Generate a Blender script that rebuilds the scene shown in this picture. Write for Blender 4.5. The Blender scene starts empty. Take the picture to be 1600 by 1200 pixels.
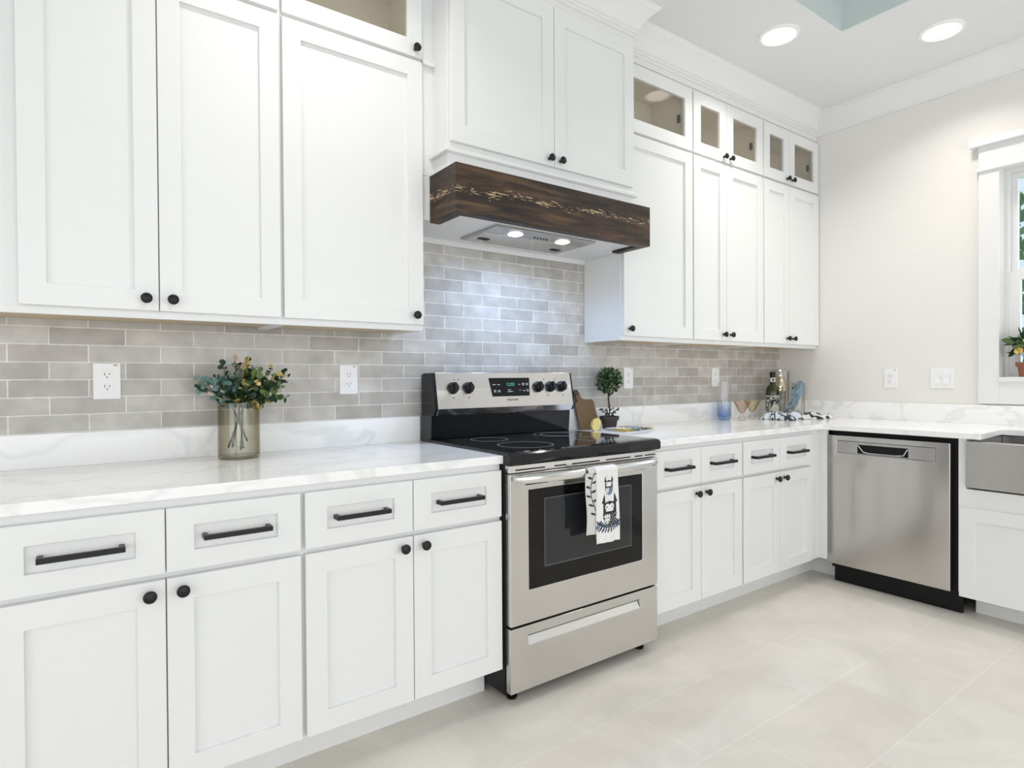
import bpy, bmesh, math, random
from mathutils import Vector, Matrix, noise
random.seed(7)
SC = bpy.context.scene
COL = SC.collection
PI = math.pi

# ------------------------------------------------------------------ camera
cd = bpy.data.cameras.new('camera'); cam = bpy.data.objects.new('camera', cd); COL.objects.link(cam)
_yaw, _pit, _rol = math.radians(54.2863), math.radians(-0.5527), math.radians(-0.3481)
_F = Vector((math.cos(_yaw)*math.cos(_pit), math.sin(_yaw)*math.cos(_pit), math.sin(_pit)))
_R = Vector((math.sin(_yaw), -math.cos(_yaw), 0)); _U = _R.cross(_F)
_R2 = math.cos(_rol)*_R + math.sin(_rol)*_U; _U2 = -math.sin(_rol)*_R + math.cos(_rol)*_U
_M = Matrix((_R2, _U2, -_F)).transposed().to_4x4()
_M.translation = Vector((-1.1818, -2.3362, 1.1736))
cam.matrix_world = _M
cd.sensor_width = 36; cd.lens = 934.66/1600*36; cd.clip_start = .02
SC.camera = cam

# ------------------------------------------------------------------ world, exposure, daylight
W = bpy.data.worlds.new('sky'); SC.world = W; W.use_nodes = True
wn = W.node_tree.nodes; wl = W.node_tree.links
bg = wn['Background']; bg.inputs[0].default_value = (.80, .90, 1.0, 1); bg.inputs[1].default_value = 2.3
SC.view_settings.view_transform = 'Standard'; SC.view_settings.look = 'None'
SC.view_settings.gamma = 1; SC.view_settings.exposure = -1.14; SC.view_settings.use_curve_mapping = False
SC.cycles.max_bounces = 10; SC.cycles.diffuse_bounces = 6; SC.cycles.transparent_max_bounces = 16
SC.cycles.sample_clamp_indirect = 6
try:
    SC.cycles.use_denoising = True
except Exception: pass

def area(name, loc, rot, sx, sy, power, color=(1, 1, 1), shape='RECTANGLE', spread=None):
    l = bpy.data.lights.new(name, 'AREA'); l.shape = shape; l.size = sx
    if shape == 'RECTANGLE': l.size_y = sy
    l.energy = power; l.color = color
    if spread: l.spread = spread
    o = bpy.data.objects.new(name, l); o.location = loc; o.rotation_euler = rot; COL.objects.link(o); return o
# daylight lamps: added at unseen openings behind the camera, and at the sink window
area('added_daylight_front', (-.4, -5.35, 1.35), (PI/2, 0, 0), 5.2, 2.3, 150, (1.0, .985, .965))
area('added_daylight_left', (-3.75, -2.9, 1.4), (0, -PI/2, 0), 2.2, 2.6, 62, (1.0, .985, .965))
area('daylight_sink', (3.25, -1.8, 1.75), (0, PI/2, 0), 1.1, 1.0, 10, (.85, .93, 1.0))

FZ = .037          # floor level
XR = 2.82          # window wall
CH = 2.89          # ceiling height
ZC, ZCT = .907, .879

# ------------------------------------------------------------------ materials
def nmat(name):
    m = bpy.data.materials.new(name); m.use_nodes = True
    nt = m.node_tree; return m, nt, nt.nodes, nt.links, nt.nodes['Principled BSDF']
def pm(name, col, rough=.5, metal=0, spec=None, bump=0, bscale=200, var=0, vscale=5, coat=0, emit=None, estr=0, stretch=None):
    m, nt, n, l, b = nmat(name)
    b.inputs['Base Color'].default_value = (*col, 1); b.inputs['Roughness'].default_value = rough
    b.inputs['Metallic'].default_value = metal
    if spec is not None: b.inputs['Specular IOR Level'].default_value = spec
    if coat: b.inputs['Coat Weight'].default_value = coat; b.inputs['Coat Roughness'].default_value = .05
    if emit: b.inputs['Emission Color'].default_value = (*emit, 1); b.inputs['Emission Strength'].default_value = estr
    if bump or var:
        tc = n.new('ShaderNodeTexCoord'); src = tc.outputs['Object']
        if stretch:
            mp = n.new('ShaderNodeMapping'); mp.inputs['Scale'].default_value = stretch; l.new(src, mp.inputs[0]); src = mp.outputs[0]
    if var:
        nz = n.new('ShaderNodeTexNoise'); nz.inputs['Scale'].default_value = vscale; nz.inputs['Detail'].default_value = 5; l.new(src, nz.inputs[0])
        mx = n.new('ShaderNodeMix'); mx.data_type = 'RGBA'
        mx.inputs[6].default_value = tuple(max(0, c*(1-var)) for c in col)+(1,); mx.inputs[7].default_value = tuple(min(1, c*(1+var)) for c in col)+(1,)
        l.new(nz.outputs[0], mx.inputs[0]); l.new(mx.outputs[2], b.inputs['Base Color'])
    if bump:
        nb = n.new('ShaderNodeTexNoise'); nb.inputs['Scale'].default_value = bscale; nb.inputs['Detail'].default_value = 3; l.new(src, nb.inputs[0])
        bp = n.new('ShaderNodeBump'); bp.inputs['Strength'].default_value = bump; bp.inputs['Distance'].default_value = .002
        l.new(nb.outputs[0], bp.inputs['Height']); l.new(bp.outputs[0], b.inputs['Normal'])
    return m
def schlick(n, l):
    lw = n.new('ShaderNodeLayerWeight'); lw.inputs[0].default_value = .5
    pw = n.new('ShaderNodeMath'); pw.operation = 'POWER'; pw.inputs[1].default_value = 5; l.new(lw.outputs['Facing'], pw.inputs[0])
    ma = n.new('ShaderNodeMath'); ma.operation = 'MULTIPLY_ADD'; ma.inputs[1].default_value = .95; ma.inputs[2].default_value = .045; l.new(pw.outputs[0], ma.inputs[0]); return ma
def clear(name, tint, ior=1.45, rough=.02, edge=None):
    # thin glass: tinted see-through plus a fresnel reflection
    m, nt, n, l, b = nmat(name); n.remove(b); out = n['Material Output']
    tr = n.new('ShaderNodeBsdfTransparent'); tr.inputs[0].default_value = (*tint, 1)
    gl = n.new('ShaderNodeBsdfGlossy'); gl.inputs['Roughness'].default_value = rough
    fr = schlick(n, l)
    if edge:
        lw = n.new('ShaderNodeLayerWeight'); lw.inputs[0].default_value = .35
        mc = n.new('ShaderNodeMix'); mc.data_type = 'RGBA'; mc.inputs[6].default_value = (*tint, 1); mc.inputs[7].default_value = (*edge, 1)
        l.new(lw.outputs['Facing'], mc.inputs[0]); l.new(mc.outputs[2], tr.inputs[0])
    mx = n.new('ShaderNodeMixShader'); l.new(fr.outputs[0], mx.inputs[0]); l.new(tr.outputs[0], mx.inputs[1]); l.new(gl.outputs[0], mx.inputs[2])
    l.new(mx.outputs[0], out.inputs[0]); return m

M = {}
M['cab'] = pm('cabinet_paint', (.80, .805, .80), .32, bump=.03, bscale=300)
M['wall'] = pm('wall_paint', (.79, .77, .745), .6, bump=.12, bscale=120)
M['ceil'] = pm('ceiling_paint', (.80, .81, .82), .7, bump=.05, bscale=100)
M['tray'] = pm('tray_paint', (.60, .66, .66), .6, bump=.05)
M['trim'] = pm('trim_paint', (.80, .80, .80), .35, bump=.02)
M['black'] = pm('black_hardware', (.008, .009, .010), .38, spec=.35, bump=.05, bscale=500)
M['blackgloss'] = pm('black_enamel', (.004, .005, .007), .06, spec=.4, bump=.02, bscale=18)
M['blackmat'] = pm('black_plastic', (.008, .008, .009), .4, spec=.2, bump=.03)
M['ovenglass'] = pm('oven_glass', (.004, .004, .005), .05, spec=.3, bump=.004, bscale=10)
M['ovenpane'] = pm('oven_inner_window', (.016, .019, .021), .06, spec=.5, bump=.004, bscale=10)
M['plate'] = pm('white_plastic', (.85, .85, .86), .3, bump=.01)
M['slot'] = pm('socket_slot', (.05, .045, .04), .5, bump=.01)
M['ply'] = pm('birch_underside', (.62, .50, .34), .55, var=.12, vscale=6, stretch=(2, 20, 20))
M['inter'] = pm('cabinet_interior', (.84, .80, .72), .5, var=.04)
M['pane'] = clear('cabinet_glass', (.97, .96, .94), 1.5, .01)
M['winpane'] = clear('window_glass', (.93, .97, .97), 1.45, .01)
M['vase'] = clear('smoky_amber_glass', (.93, .93, .895), 1.5, .02, edge=(.58, .50, .38))
M['clear'] = clear('clear_glass', (.975, .975, .965), 1.5, .02, edge=(.78, .77, .73))
M['amber'] = clear('pale_amber_glass', (.96, .94, .86), 1.5, .02, edge=(.70, .60, .35))
M['rose'] = clear('pale_rose_glass', (.96, .90, .87), 1.5, .02, edge=(.75, .60, .52))
M['olive'] = pm('dark_olive_glass', (.035, .04, .008), .08, spec=.6, bump=.01)
M['gold'] = pm('shaker_metal', (.75, .68, .50), .16, metal=1, bump=.02)
M['boardwood'] = pm('cutting_board_wood', (.17, .10, .045), .55, var=.35, vscale=12, stretch=(8, 8, 1.2), bump=.1, bscale=60)
M['darkwood'] = pm('cutting_board_handle', (.09, .045, .025), .5, var=.3, vscale=12)
M['lemon'] = pm('lemon_flesh', (.86, .70, .30), .5, var=.08, vscale=40)
M['rind'] = pm('lemon_rind', (.70, .52, .10), .45, bump=.2, bscale=150, var=.1)
M['terra'] = pm('brown_pot', (.055, .042, .036), .7, bump=.2, bscale=80, var=.15)
M['terra2'] = pm('terracotta', (.30, .11, .06), .7, bump=.2, bscale=80, var=.15)
M['soil'] = pm('soil', (.03, .02, .015), .9, bump=.6, bscale=120)
M['bark'] = pm('bark', (.07, .045, .03), .8, bump=.4, bscale=80)
M['leafdark'] = pm('leaf_dark_green', (.016, .048, .018), .45, var=.4, vscale=40)
M['leafmid'] = pm('leaf_green', (.12, .19, .06), .45, var=.4, vscale=40)
M['leafblue'] = pm('leaf_blue_green', (.17, .30, .27), .5, var=.25, vscale=40)
M['leafyel'] = pm('leaf_yellow', (.50, .39, .14), .5, var=.25, vscale=40)
M['leafpink'] = pm('leaf_cream', (.60, .50, .40), .5, var=.2, vscale=40)
M['bloom'] = pm('yellow_bloom', (.75, .55, .18), .5, var=.2, vscale=40)
M['stemdk'] = pm('stem', (.06, .045, .03), .7, var=.2)
M['grass'] = pm('lawn', (.20, .33, .10), .9, var=.3, vscale=3)
M['treeleaf'] = pm('tree_leaf', (.16, .32, .12), .6, var=.3, vscale=3)
M['lens'] = pm('lamp_lens', (.9, .9, .9), .4, emit=(1, .96, .90), estr=6.5, bump=.001)
M['baffle'] = pm('lit_baffle', (.9, .9, .9), .4, emit=(1, .97, .93), estr=2.4, bump=.001)
M['hoodlens'] = pm('hood_lamp_lens', (.9, .9, .9), .4, emit=(.82, .90, 1), estr=30, bump=.001)
M['can'] = pm('lamp_trim', (.92, .92, .92), .35, emit=(1, .97, .93), estr=.0, bump=.001)
M['burner'] = pm('burner_print', (.35, .35, .36), .3, bump=.001)
M['clock'] = pm('clock_digits', (.05, .3, .15), .5, emit=(.15, .8, .45), estr=.5, bump=.001)
M['print'] = pm('panel_print', (.62, .64, .66), .5, bump=.001)
M['logo'] = pm('logo_print', (.20, .10, .12), .5, bump=.001)

def steel(name, col, rough, horiz=True, aniso=.5):
    m, nt, n, l, b = nmat(name)
    b.inputs['Metallic'].default_value = 1; b.inputs['Base Color'].default_value = (*col, 1)
    tc = n.new('ShaderNodeTexCoord'); mp = n.new('ShaderNodeMapping')
    mp.inputs['Scale'].default_value = (3, 3, 500) if horiz else (400, 400, 3)
    nz = n.new('ShaderNodeTexNoise'); nz.inputs['Scale'].default_value = 2; nz.inputs['Detail'].default_value = 3
    l.new(tc.outputs['Object'], mp.inputs[0]); l.new(mp.outputs[0], nz.inputs[0])
    mr = n.new('ShaderNodeMapRange'); mr.inputs[3].default_value = rough*.93; mr.inputs[4].default_value = rough*1.07
    l.new(nz.outputs[0], mr.inputs[0]); l.new(mr.outputs[0], b.inputs['Roughness'])
    bp = n.new('ShaderNodeBump'); bp.inputs['Strength'].default_value = .5; bp.inputs['Distance'].default_value = .004
    n2 = n.new('ShaderNodeTexNoise'); n2.inputs['Scale'].default_value = 2.2; l.new(tc.outputs['Object'], n2.inputs[0])
    ad = n.new('ShaderNodeMath'); ad.operation = 'MULTIPLY_ADD'; ad.inputs[1].default_value = .0; l.new(nz.outputs[0], ad.inputs[0])
    l.new(n2.outputs[0], ad.inputs[2])
    l.new(ad.outputs[0], bp.inputs['Height']); l.new(bp.outputs[0], b.inputs['Normal'])
    if aniso:
        tg = n.new('ShaderNodeTangent'); tg.direction_type = 'RADIAL'; tg.axis = 'Z'; l.new(tg.outputs[0], b.inputs['Tangent'])
        b.inputs['Anisotropic'].default_value = aniso; b.inputs['Anisotropic Rotation'].default_value = .25
    return m
M['steel'] = steel('brushed_steel', (.66, .65, .64), .21, aniso=.85)
M['steeldk'] = steel('dark_brushed_steel', (.50, .49, .48), .26, aniso=.8)
M['steeldoor'] = steel('smooth_brushed_steel', (.56, .54, .52), .19, aniso=.8)
M['chrome'] = steel('polished_steel', (.80, .80, .80), .12, aniso=0)

def brick_nodes(nt, vec, w, h, mortar, c1, c2, cm, smooth=.1):
    b = nt.nodes.new('ShaderNodeTexBrick'); b.inputs['Scale'].default_value = 1
    b.inputs['Brick Width'].default_value = w; b.inputs['Row Height'].default_value = h
    b.inputs['Mortar Size'].default_value = mortar; b.inputs['Mortar Smooth'].default_value = smooth
    b.inputs['Color1'].default_value = (*c1, 1); b.inputs['Color2'].default_value = (*c2, 1); b.inputs['Mortar'].default_value = (*cm, 1)
    nt.links.new(vec, b.inputs['Vector']); return b
def mk_tile():
    m, nt, n, l, b = nmat('backsplash_tile')
    tc = n.new('ShaderNodeTexCoord'); sp = n.new('ShaderNodeSeparateXYZ'); l.new(tc.outputs['Object'], sp.inputs[0])
    cb = n.new('ShaderNodeCombineXYZ')
    ax = n.new('ShaderNodeMath'); ax.inputs[1].default_value = 1.164+.1985*10; l.new(sp.outputs[0], ax.inputs[0])
    az = n.new('ShaderNodeMath'); az.inputs[1].default_value = -.9608; l.new(sp.outputs[2], az.inputs[0])
    # slightly wavy hand-made edges
    wz = n.new('ShaderNodeTexNoise'); wz.inputs['Scale'].default_value = 28; l.new(tc.outputs['Object'], wz.inputs[0])
    wm = n.new('ShaderNodeMath'); wm.operation = 'MULTIPLY_ADD'; wm.inputs[1].default_value = .0035; l.new(wz.outputs[0], wm.inputs[0]); l.new(az.outputs[0], wm.inputs[2])
    l.new(ax.outputs[0], cb.inputs[0]); l.new(wm.outputs[0], cb.inputs[1])
    br = brick_nodes(nt, cb.outputs[0], .1985, .0546, .0019, (.40, .375, .345), (.56, .54, .51), (.78, .77, .75), .3)
    nz = n.new('ShaderNodeTexNoise'); nz.inputs['Scale'].default_value = 14; nz.inputs['Detail'].default_value = 4; l.new(tc.outputs['Object'], nz.inputs[0])
    mr = n.new('ShaderNodeMapRange'); mr.inputs[1].default_value = .3; mr.inputs[2].default_value = .7; mr.inputs[3].default_value = .84; mr.inputs[4].default_value = 1.14
    l.new(nz.outputs[0], mr.inputs[0])
    mx = n.new('ShaderNodeMix'); mx.data_type = 'RGBA'; mx.blend_type = 'MULTIPLY'; mx.inputs[0].default_value = 1
    l.new(br.outputs[0], mx.inputs[6]); l.new(mr.outputs[0], mx.inputs[7]); l.new(mx.outputs[2], b.inputs['Base Color'])
    b.inputs['Roughness'].default_value = .36
    hb = n.new('ShaderNodeMath'); hb.operation = 'MULTIPLY_ADD'; hb.inputs[1].default_value = -1; l.new(br.outputs['Fac'], hb.inputs[0])
    ns = n.new('ShaderNodeMath'); ns.operation = 'MULTIPLY'; ns.inputs[1].default_value = .9; l.new(nz.outputs[0], ns.inputs[0]); l.new(ns.outputs[0], hb.inputs[2])
    bp = n.new('ShaderNodeBump'); bp.inputs['Strength'].default_value = .5; bp.inputs['Distance'].default_value = .003
    l.new(hb.outputs[0], bp.inputs['Height']); l.new(bp.outputs[0], b.inputs['Normal'])
    return m
M['tile'] = mk_tile()
def mk_floor():
    m, nt, n, l, b = nmat('floor_tile')
    tc = n.new('ShaderNodeTexCoord'); sp = n.new('ShaderNodeSeparateXYZ'); l.new(tc.outputs['Object'], sp.inputs[0])
    h = .3035
    yy = n.new('ShaderNodeMath'); yy.inputs[1].default_value = .6235+h*20; l.new(sp.outputs[1], yy.inputs[0])
    dv = n.new('ShaderNodeMath'); dv.operation = 'DIVIDE'; dv.inputs[1].default_value = h; l.new(yy.outputs[0], dv.inputs[0])
    fl = n.new('ShaderNodeMath'); fl.operation = 'FLOOR'; l.new(dv.outputs[0], fl.inputs[0])
    # row below y=-.62 is row 19; joints at x=.72 there, shifted by .2 m per row
    sh = n.new('ShaderNodeMath'); sh.operation = 'MULTIPLY_ADD'; sh.inputs[1].default_value = .2017; l.new(fl.outputs[0], sh.inputs[0])
    xx = n.new('ShaderNodeMath'); xx.inputs[1].default_value = -.72-19*.2017+.605*30; l.new(sp.outputs[0], xx.inputs[0]); l.new(xx.outputs[0], sh.inputs[2])
    cb = n.new('ShaderNodeCombineXYZ'); l.new(sh.outputs[0], cb.inputs[0]); l.new(yy.outputs[0], cb.inputs[1])
    br = brick_nodes(nt, cb.outputs[0], .605, h, .0016, (.73, .68, .61), (.75, .715, .66), (.83, .80, .75), .1)
    br.offset = 0
    nz = n.new('ShaderNodeTexNoise'); nz.inputs['Scale'].default_value = 3.2; nz.inputs['Detail'].default_value = 7; nz.inputs['Roughness'].default_value = .6; nz.inputs['Distortion'].default_value = .8
    l.new(tc.outputs['Object'], nz.inputs[0])
    mr = n.new('ShaderNodeMapRange'); mr.inputs[1].default_value = .3; mr.inputs[2].default_value = .7; mr.inputs[3].default_value = .90; mr.inputs[4].default_value = 1.08
    l.new(nz.outputs[0], mr.inputs[0])
    mx = n.new('ShaderNodeMix'); mx.data_type = 'RGBA'; mx.blend_type = 'MULTIPLY'; mx.inputs[0].default_value = 1
    l.new(br.outputs[0], mx.inputs[6]); l.new(mr.outputs[0], mx.inputs[7]); l.new(mx.outputs[2], b.inputs['Base Color'])
    b.inputs['Roughness'].default_value = .42
    bp = n.new('ShaderNodeBump'); bp.inputs['Strength'].default_value = .12; bp.inputs['Distance'].default_value = .002; bp.invert = True
    l.new(br.outputs['Fac'], bp.inputs['Height']); l.new(bp.outputs[0], b.inputs['Normal'])
    return m
M['floor'] = mk_floor()
def mk_quartz():
    m, nt, n, l, b = nmat('veined_quartz')
    tc = n.new('ShaderNodeTexCoord'); mp = n.new('ShaderNodeMapping'); mp.inputs['Rotation'].default_value = (.5, .3, .6); mp.inputs['Scale'].default_value = (1.0, 1.8, 1.8)
    mp.inputs['Location'].default_value = (.35, .1, .2)
    l.new(tc.outputs['Object'], mp.inputs[0])
    nz = n.new('ShaderNodeTexNoise'); nz.inputs['Scale'].default_value = 1.7; nz.inputs['Detail'].default_value = 4; nz.inputs['Distortion'].default_value = .6; l.new(mp.outputs[0], nz.inputs[0])
    sb = n.new('ShaderNodeMath'); sb.operation = 'SUBTRACT'; sb.inputs[1].default_value = .5; l.new(nz.outputs[0], sb.inputs[0])
    ab = n.new('ShaderNodeMath'); ab.operation = 'ABSOLUTE'; l.new(sb.outputs[0], ab.inputs[0])
    mr = n.new('ShaderNodeMapRange'); mr.inputs[1].default_value = .0; mr.inputs[2].default_value = .030; mr.inputs[3].default_value = 1; mr.inputs[4].default_value = 0
    l.new(ab.outputs[0], mr.inputs[0])
    n2 = n.new('ShaderNodeTexNoise'); n2.inputs['Scale'].default_value = 1.4; l.new(tc.outputs['Object'], n2.inputs[0])
    mu = n.new('ShaderNodeMath'); mu.operation = 'MULTIPLY'; l.new(mr.outputs[0], mu.inputs[0]); l.new(n2.outputs[0], mu.inputs[1])
    mx = n.new('ShaderNodeMix'); mx.data_type = 'RGBA'; mx.inputs[6].default_value = (.93, .93, .93, 1); mx.inputs[7].default_value = (.74, .75, .755, 1)
    l.new(mu.outputs[0], mx.inputs[0]); l.new(mx.outputs[2], b.inputs['Base Color'])
    b.inputs['Roughness'].default_value = .14; return m
M['quartz'] = mk_quartz()
def mk_beam():
    m, nt, n, l, b = nmat('rough_sawn_dark_wood')
    tc = n.new('ShaderNodeTexCoord'); sp = n.new('ShaderNodeSeparateXYZ'); l.new(tc.outputs['Object'], sp.inputs[0])
    def mapped(scale, ns, det=6, dist=0):
        mp = n.new('ShaderNodeMapping'); mp.inputs['Scale'].default_value = scale; l.new(tc.outputs['Object'], mp.inputs[0])
        z = n.new('ShaderNodeTexNoise'); z.inputs['Scale'].default_value = ns; z.inputs['Detail'].default_value = det; z.inputs['Distortion'].default_value = dist; l.new(mp.outputs[0], z.inputs[0]); return z.outputs[0]
    g = mapped((1.2, 1.2, 14), 3, 8, .3)
    r = n.new('ShaderNodeValToRGB'); r.color_ramp.elements[0].position = .34; r.color_ramp.elements[0].color = (.008, .0045, .0035, 1)
    r.color_ramp.elements[1].position = .74; r.color_ramp.elements[1].color = (.135, .074, .034, 1)
    e = r.color_ramp.elements.new(.5); e.color = (.030, .014, .008, 1); l.new(g, r.inputs[0])
    # ragged pale band of torn grain: centred at a z that drops slowly along x
    cz = n.new('ShaderNodeMath'); cz.operation = 'MULTIPLY_ADD'; cz.inputs[1].default_value = .020; cz.inputs[2].default_value = .116
    l.new(sp.outputs[0], cz.inputs[0])
    wob = mapped((3, 3, 3), 2, 2)
    w2 = n.new('ShaderNodeMath'); w2.operation = 'MULTIPLY_ADD'; w2.inputs[1].default_value = .05; l.new(wob, w2.inputs[0]); l.new(sp.outputs[2], w2.inputs[2])
    ds = n.new('ShaderNodeMath'); ds.operation = 'SUBTRACT'; l.new(w2.outputs[0], ds.inputs[0]); l.new(cz.outputs[0], ds.inputs[1])
    ab = n.new('ShaderNodeMath'); ab.operation = 'ABSOLUTE'; l.new(ds.outputs[0], ab.inputs[0])
    bd = n.new('ShaderNodeMapRange'); bd.inputs[1].default_value = .004; bd.inputs[2].default_value = .030; bd.inputs[3].default_value = .13; bd.inputs[4].default_value = -.10; l.new(ab.outputs[0], bd.inputs[0])
    fk = mapped((9, 9, 60), 3.0, 5, .9)
    sm = n.new('ShaderNodeMath'); sm.operation = 'ADD'; l.new(fk, sm.inputs[0]); l.new(bd.outputs[0], sm.inputs[1])
    th = n.new('ShaderNodeMapRange'); th.inputs[1].default_value = .665; th.inputs[2].default_value = .70; l.new(sm.outputs[0], th.inputs[0])
    mx = n.new('ShaderNodeMix'); mx.data_type = 'RGBA'; l.new(th.outputs[0], mx.inputs[0]); l.new(r.outputs[0], mx.inputs[6]); mx.inputs[7].default_value = (.50, .36, .20, 1)
    l.new(mx.outputs[2], b.inputs['Base Color']); b.inputs['Roughness'].default_value = .5
    sv = mapped((160, 160, 3), 1, 3)
    bp = n.new('ShaderNodeBump'); bp.inputs['Strength'].default_value = .6; bp.inputs['Distance'].default_value = .003; l.new(sv, bp.inputs['Height']); l.new(bp.outputs[0], b.inputs['Normal'])
    return m
M['beam'] = mk_beam()
def mk_vcol(name, rough=.85):
    m, nt, n, l, b = nmat(name); a = n.new('ShaderNodeVertexColor'); a.layer_name = 'Col'
    l.new(a.outputs[0], b.inputs['Base Color']); b.inputs['Roughness'].default_value = rough; return m
M['cloth'] = mk_vcol('printed_cloth')
M['bluecloth'] = pm('blue_cloth', (.19, .27, .34), .85, var=.45, vscale=18, bump=.3, bscale=60)
M['label'] = mk_vcol('printed_label', .5)
def mk_bluevase():
    m, nt, n, l, b = nmat('blue_fading_glass'); n.remove(b); out = n['Material Output']
    tc = n.new('ShaderNodeTexCoord'); sp = n.new('ShaderNodeSeparateXYZ'); l.new(tc.outputs['Object'], sp.inputs[0])
    mr = n.new('ShaderNodeMapRange'); mr.inputs[1].default_value = .0; mr.inputs[2].default_value = .13; l.new(sp.outputs[2], mr.inputs[0])
    mc = n.new('ShaderNodeMix'); mc.data_type = 'RGBA'; mc.inputs[6].default_value = (.60, .71, .88, 1); mc.inputs[7].default_value = (.97, .975, .98, 1); l.new(mr.outputs[0], mc.inputs[0])
    tr = n.new('ShaderNodeBsdfTransparent'); l.new(mc.outputs[2], tr.inputs[0])
    gl = n.new('ShaderNodeBsdfGlossy'); gl.inputs['Roughness'].default_value = .03; fr = schlick(n, l)
    mx = n.new('ShaderNodeMixShader'); l.new(fr.outputs[0], mx.inputs[0]); l.new(tr.outputs[0], mx.inputs[1]); l.new(gl.outputs[0], mx.inputs[2]); l.new(mx.outputs[0], out.inputs[0]); return m
M['bluevase'] = mk_bluevase()

# ------------------------------------------------------------------ mesh helpers
def box(bm, x0, x1, y0, y1, z0, z1):
    x0, x1 = sorted((x0, x1)); y0, y1 = sorted((y0, y1)); z0, z1 = sorted((z0, z1))
    v = [bm.verts.new(p) for p in ((x0, y0, z0), (x1, y0, z0), (x1, y1, z0), (x0, y1, z0), (x0, y0, z1), (x1, y0, z1), (x1, y1, z1), (x0, y1, z1))]
    for f in ((3, 2, 1, 0), (4, 5, 6, 7), (0, 1, 5, 4), (1, 2, 6, 5), (2, 3, 7, 6), (3, 0, 4, 7)): bm.faces.new([v[i] for i in f])
def prism(bm, pts, a0, a1, f):
    """pts: 2D outline; f(u,v,a)->3D"""
    A = [bm.verts.new(f(u, v, a0 if not callable(a0) else a0(u, v))) for u, v in pts]
    B = [bm.verts.new(f(u, v, a1 if not callable(a1) else a1(u, v))) for u, v in pts]
    n = len(pts)
    bm.faces.new(A[::-1]); bm.faces.new(B)
    for i in range(n): bm.faces.new((A[i], A[(i+1) % n], B[(i+1) % n], B[i]))
def lathe(bm, prof, seg=32, c=(0, 0, 0), axis='z', close=False):
    rings = []
    for r, h in prof:
        ring = []
        for i in range(seg):
            a = 2*PI*i/seg; u, v = r*math.cos(a), r*math.sin(a)
            p = (u, v, h) if axis == 'z' else ((u, -h, v) if axis == 'y' else (h, u, v))
            ring.append(bm.verts.new((p[0]+c[0], p[1]+c[1], p[2]+c[2])))
        rings.append(ring)
    for a, b in zip(rings, rings[1:]):
        for i in range(seg): bm.faces.new((a[i], a[(i+1) % seg], b[(i+1) % seg], b[i]))
    if close:
        a, b = rings[-1], rings[0]
        for i in range(seg): bm.faces.new((a[i], a[(i+1) % seg], b[(i+1) % seg], b[i]))
    else:
        if prof[0][0] > 1e-5: bm.faces.new(rings[0][::-1])
        if prof[-1][0] > 1e-5: bm.faces.new(rings[-1])
def tube(bm, pts, rad, seg=10, cap=True, flat=1.0):
    pts = [Vector(p) for p in pts]; rings = []
    up = Vector((0, 0, 1))
    for i, p in enumerate(pts):
        d = (pts[min(i+1, len(pts)-1)]-pts[max(i-1, 0)]).normalized()
        s = d.cross(up)
        if s.length < .05: s = d.cross(Vector((1, 0, 0)))
        s.normalize(); t = s.cross(d)
        r = rad[i] if isinstance(rad, (list, tuple)) else rad
        rings.append([bm.verts.new(p+s*math.cos(2*PI*k/seg)*r*flat+t*math.sin(2*PI*k/seg)*r) for k in range(seg)])
    for a, b in zip(rings, rings[1:]):
        for i in range(seg): bm.faces.new((a[i], a[(i+1) % seg], b[(i+1) % seg], b[i]))
    if cap: bm.faces.new(rings[0][::-1]); bm.faces.new(rings[-1])
def frame(bm, x0, x1, z0, z1, yf, yb, ix0, ix1, iz0, iz1, rec=None):
    """slab facing -Y with a rectangular opening (rec=None) or a recess at depth yf+rec"""
    def ring(a, b, c, d, y): return [bm.verts.new(p) for p in ((a, y, c), (b, y, c), (b, y, d), (a, y, d))]
    o = ring(x0, x1, z0, z1, yf); i = ring(ix0, ix1, iz0, iz1, yf); ob = ring(x0, x1, z0, z1, yb)
    for k in range(4):
        j = (k+1) % 4
        bm.faces.new((o[k], o[j], i[j], i[k])); bm.faces.new((o[j], o[k], ob[k], ob[j]))
    if rec is not None:
        r = ring(ix0, ix1, iz0, iz1, yf+rec)
        for k in range(4): j = (k+1) % 4; bm.faces.new((i[k], i[j], r[j], r[k]))
        bm.faces.new(r); bm.faces.new(ob[::-1])
    else:
        r = ring(ix0, ix1, iz0, iz1, yb)
        for k in range(4):
            j = (k+1) % 4; bm.faces.new((i[k], i[j], r[j], r[k])); bm.faces.new((ob[k], ob[j], r[j], r[k]))
def mk(name, bm, mat, parent=None, bevel=0, smooth=False, loc=None, rot=None, bseg=2, angle=35):
    bmesh.ops.recalc_face_normals(bm, faces=bm.faces)
    me = bpy.data.meshes.new(name); bm.to_mesh(me); bm.free()
    for m in (mat if isinstance(mat, (list, tuple)) else [mat]): me.materials.append(M[m] if isinstance(m, str) else m)
    if smooth:
        me.shade_smooth(); me.set_sharp_from_angle(angle=math.radians(angle))
    o = bpy.data.objects.new(name, me); COL.objects.link(o)
    if parent: o.parent = parent
    if loc: o.location = loc
    if rot: o.rotation_euler = rot
    if bevel:
        b = o.modifiers.new('bevel', 'BEVEL'); b.width = bevel; b.segments = bseg; b.limit_method = 'ANGLE'; b.angle_limit = math.radians(40)
        b.harden_normals = False
    return o
def share(name, me, parent, loc, rot=None):
    o = bpy.data.objects.new(name, me); COL.objects.link(o); o.parent = parent; o.location = loc
    if rot: o.rotation_euler = rot
    return o
def tag(o, label, cat, group=None):
    o['label'] = label; o['category'] = cat
    if group: o['group'] = group
    return o
def struct(o): o['kind'] = 'structure'; return o
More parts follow.
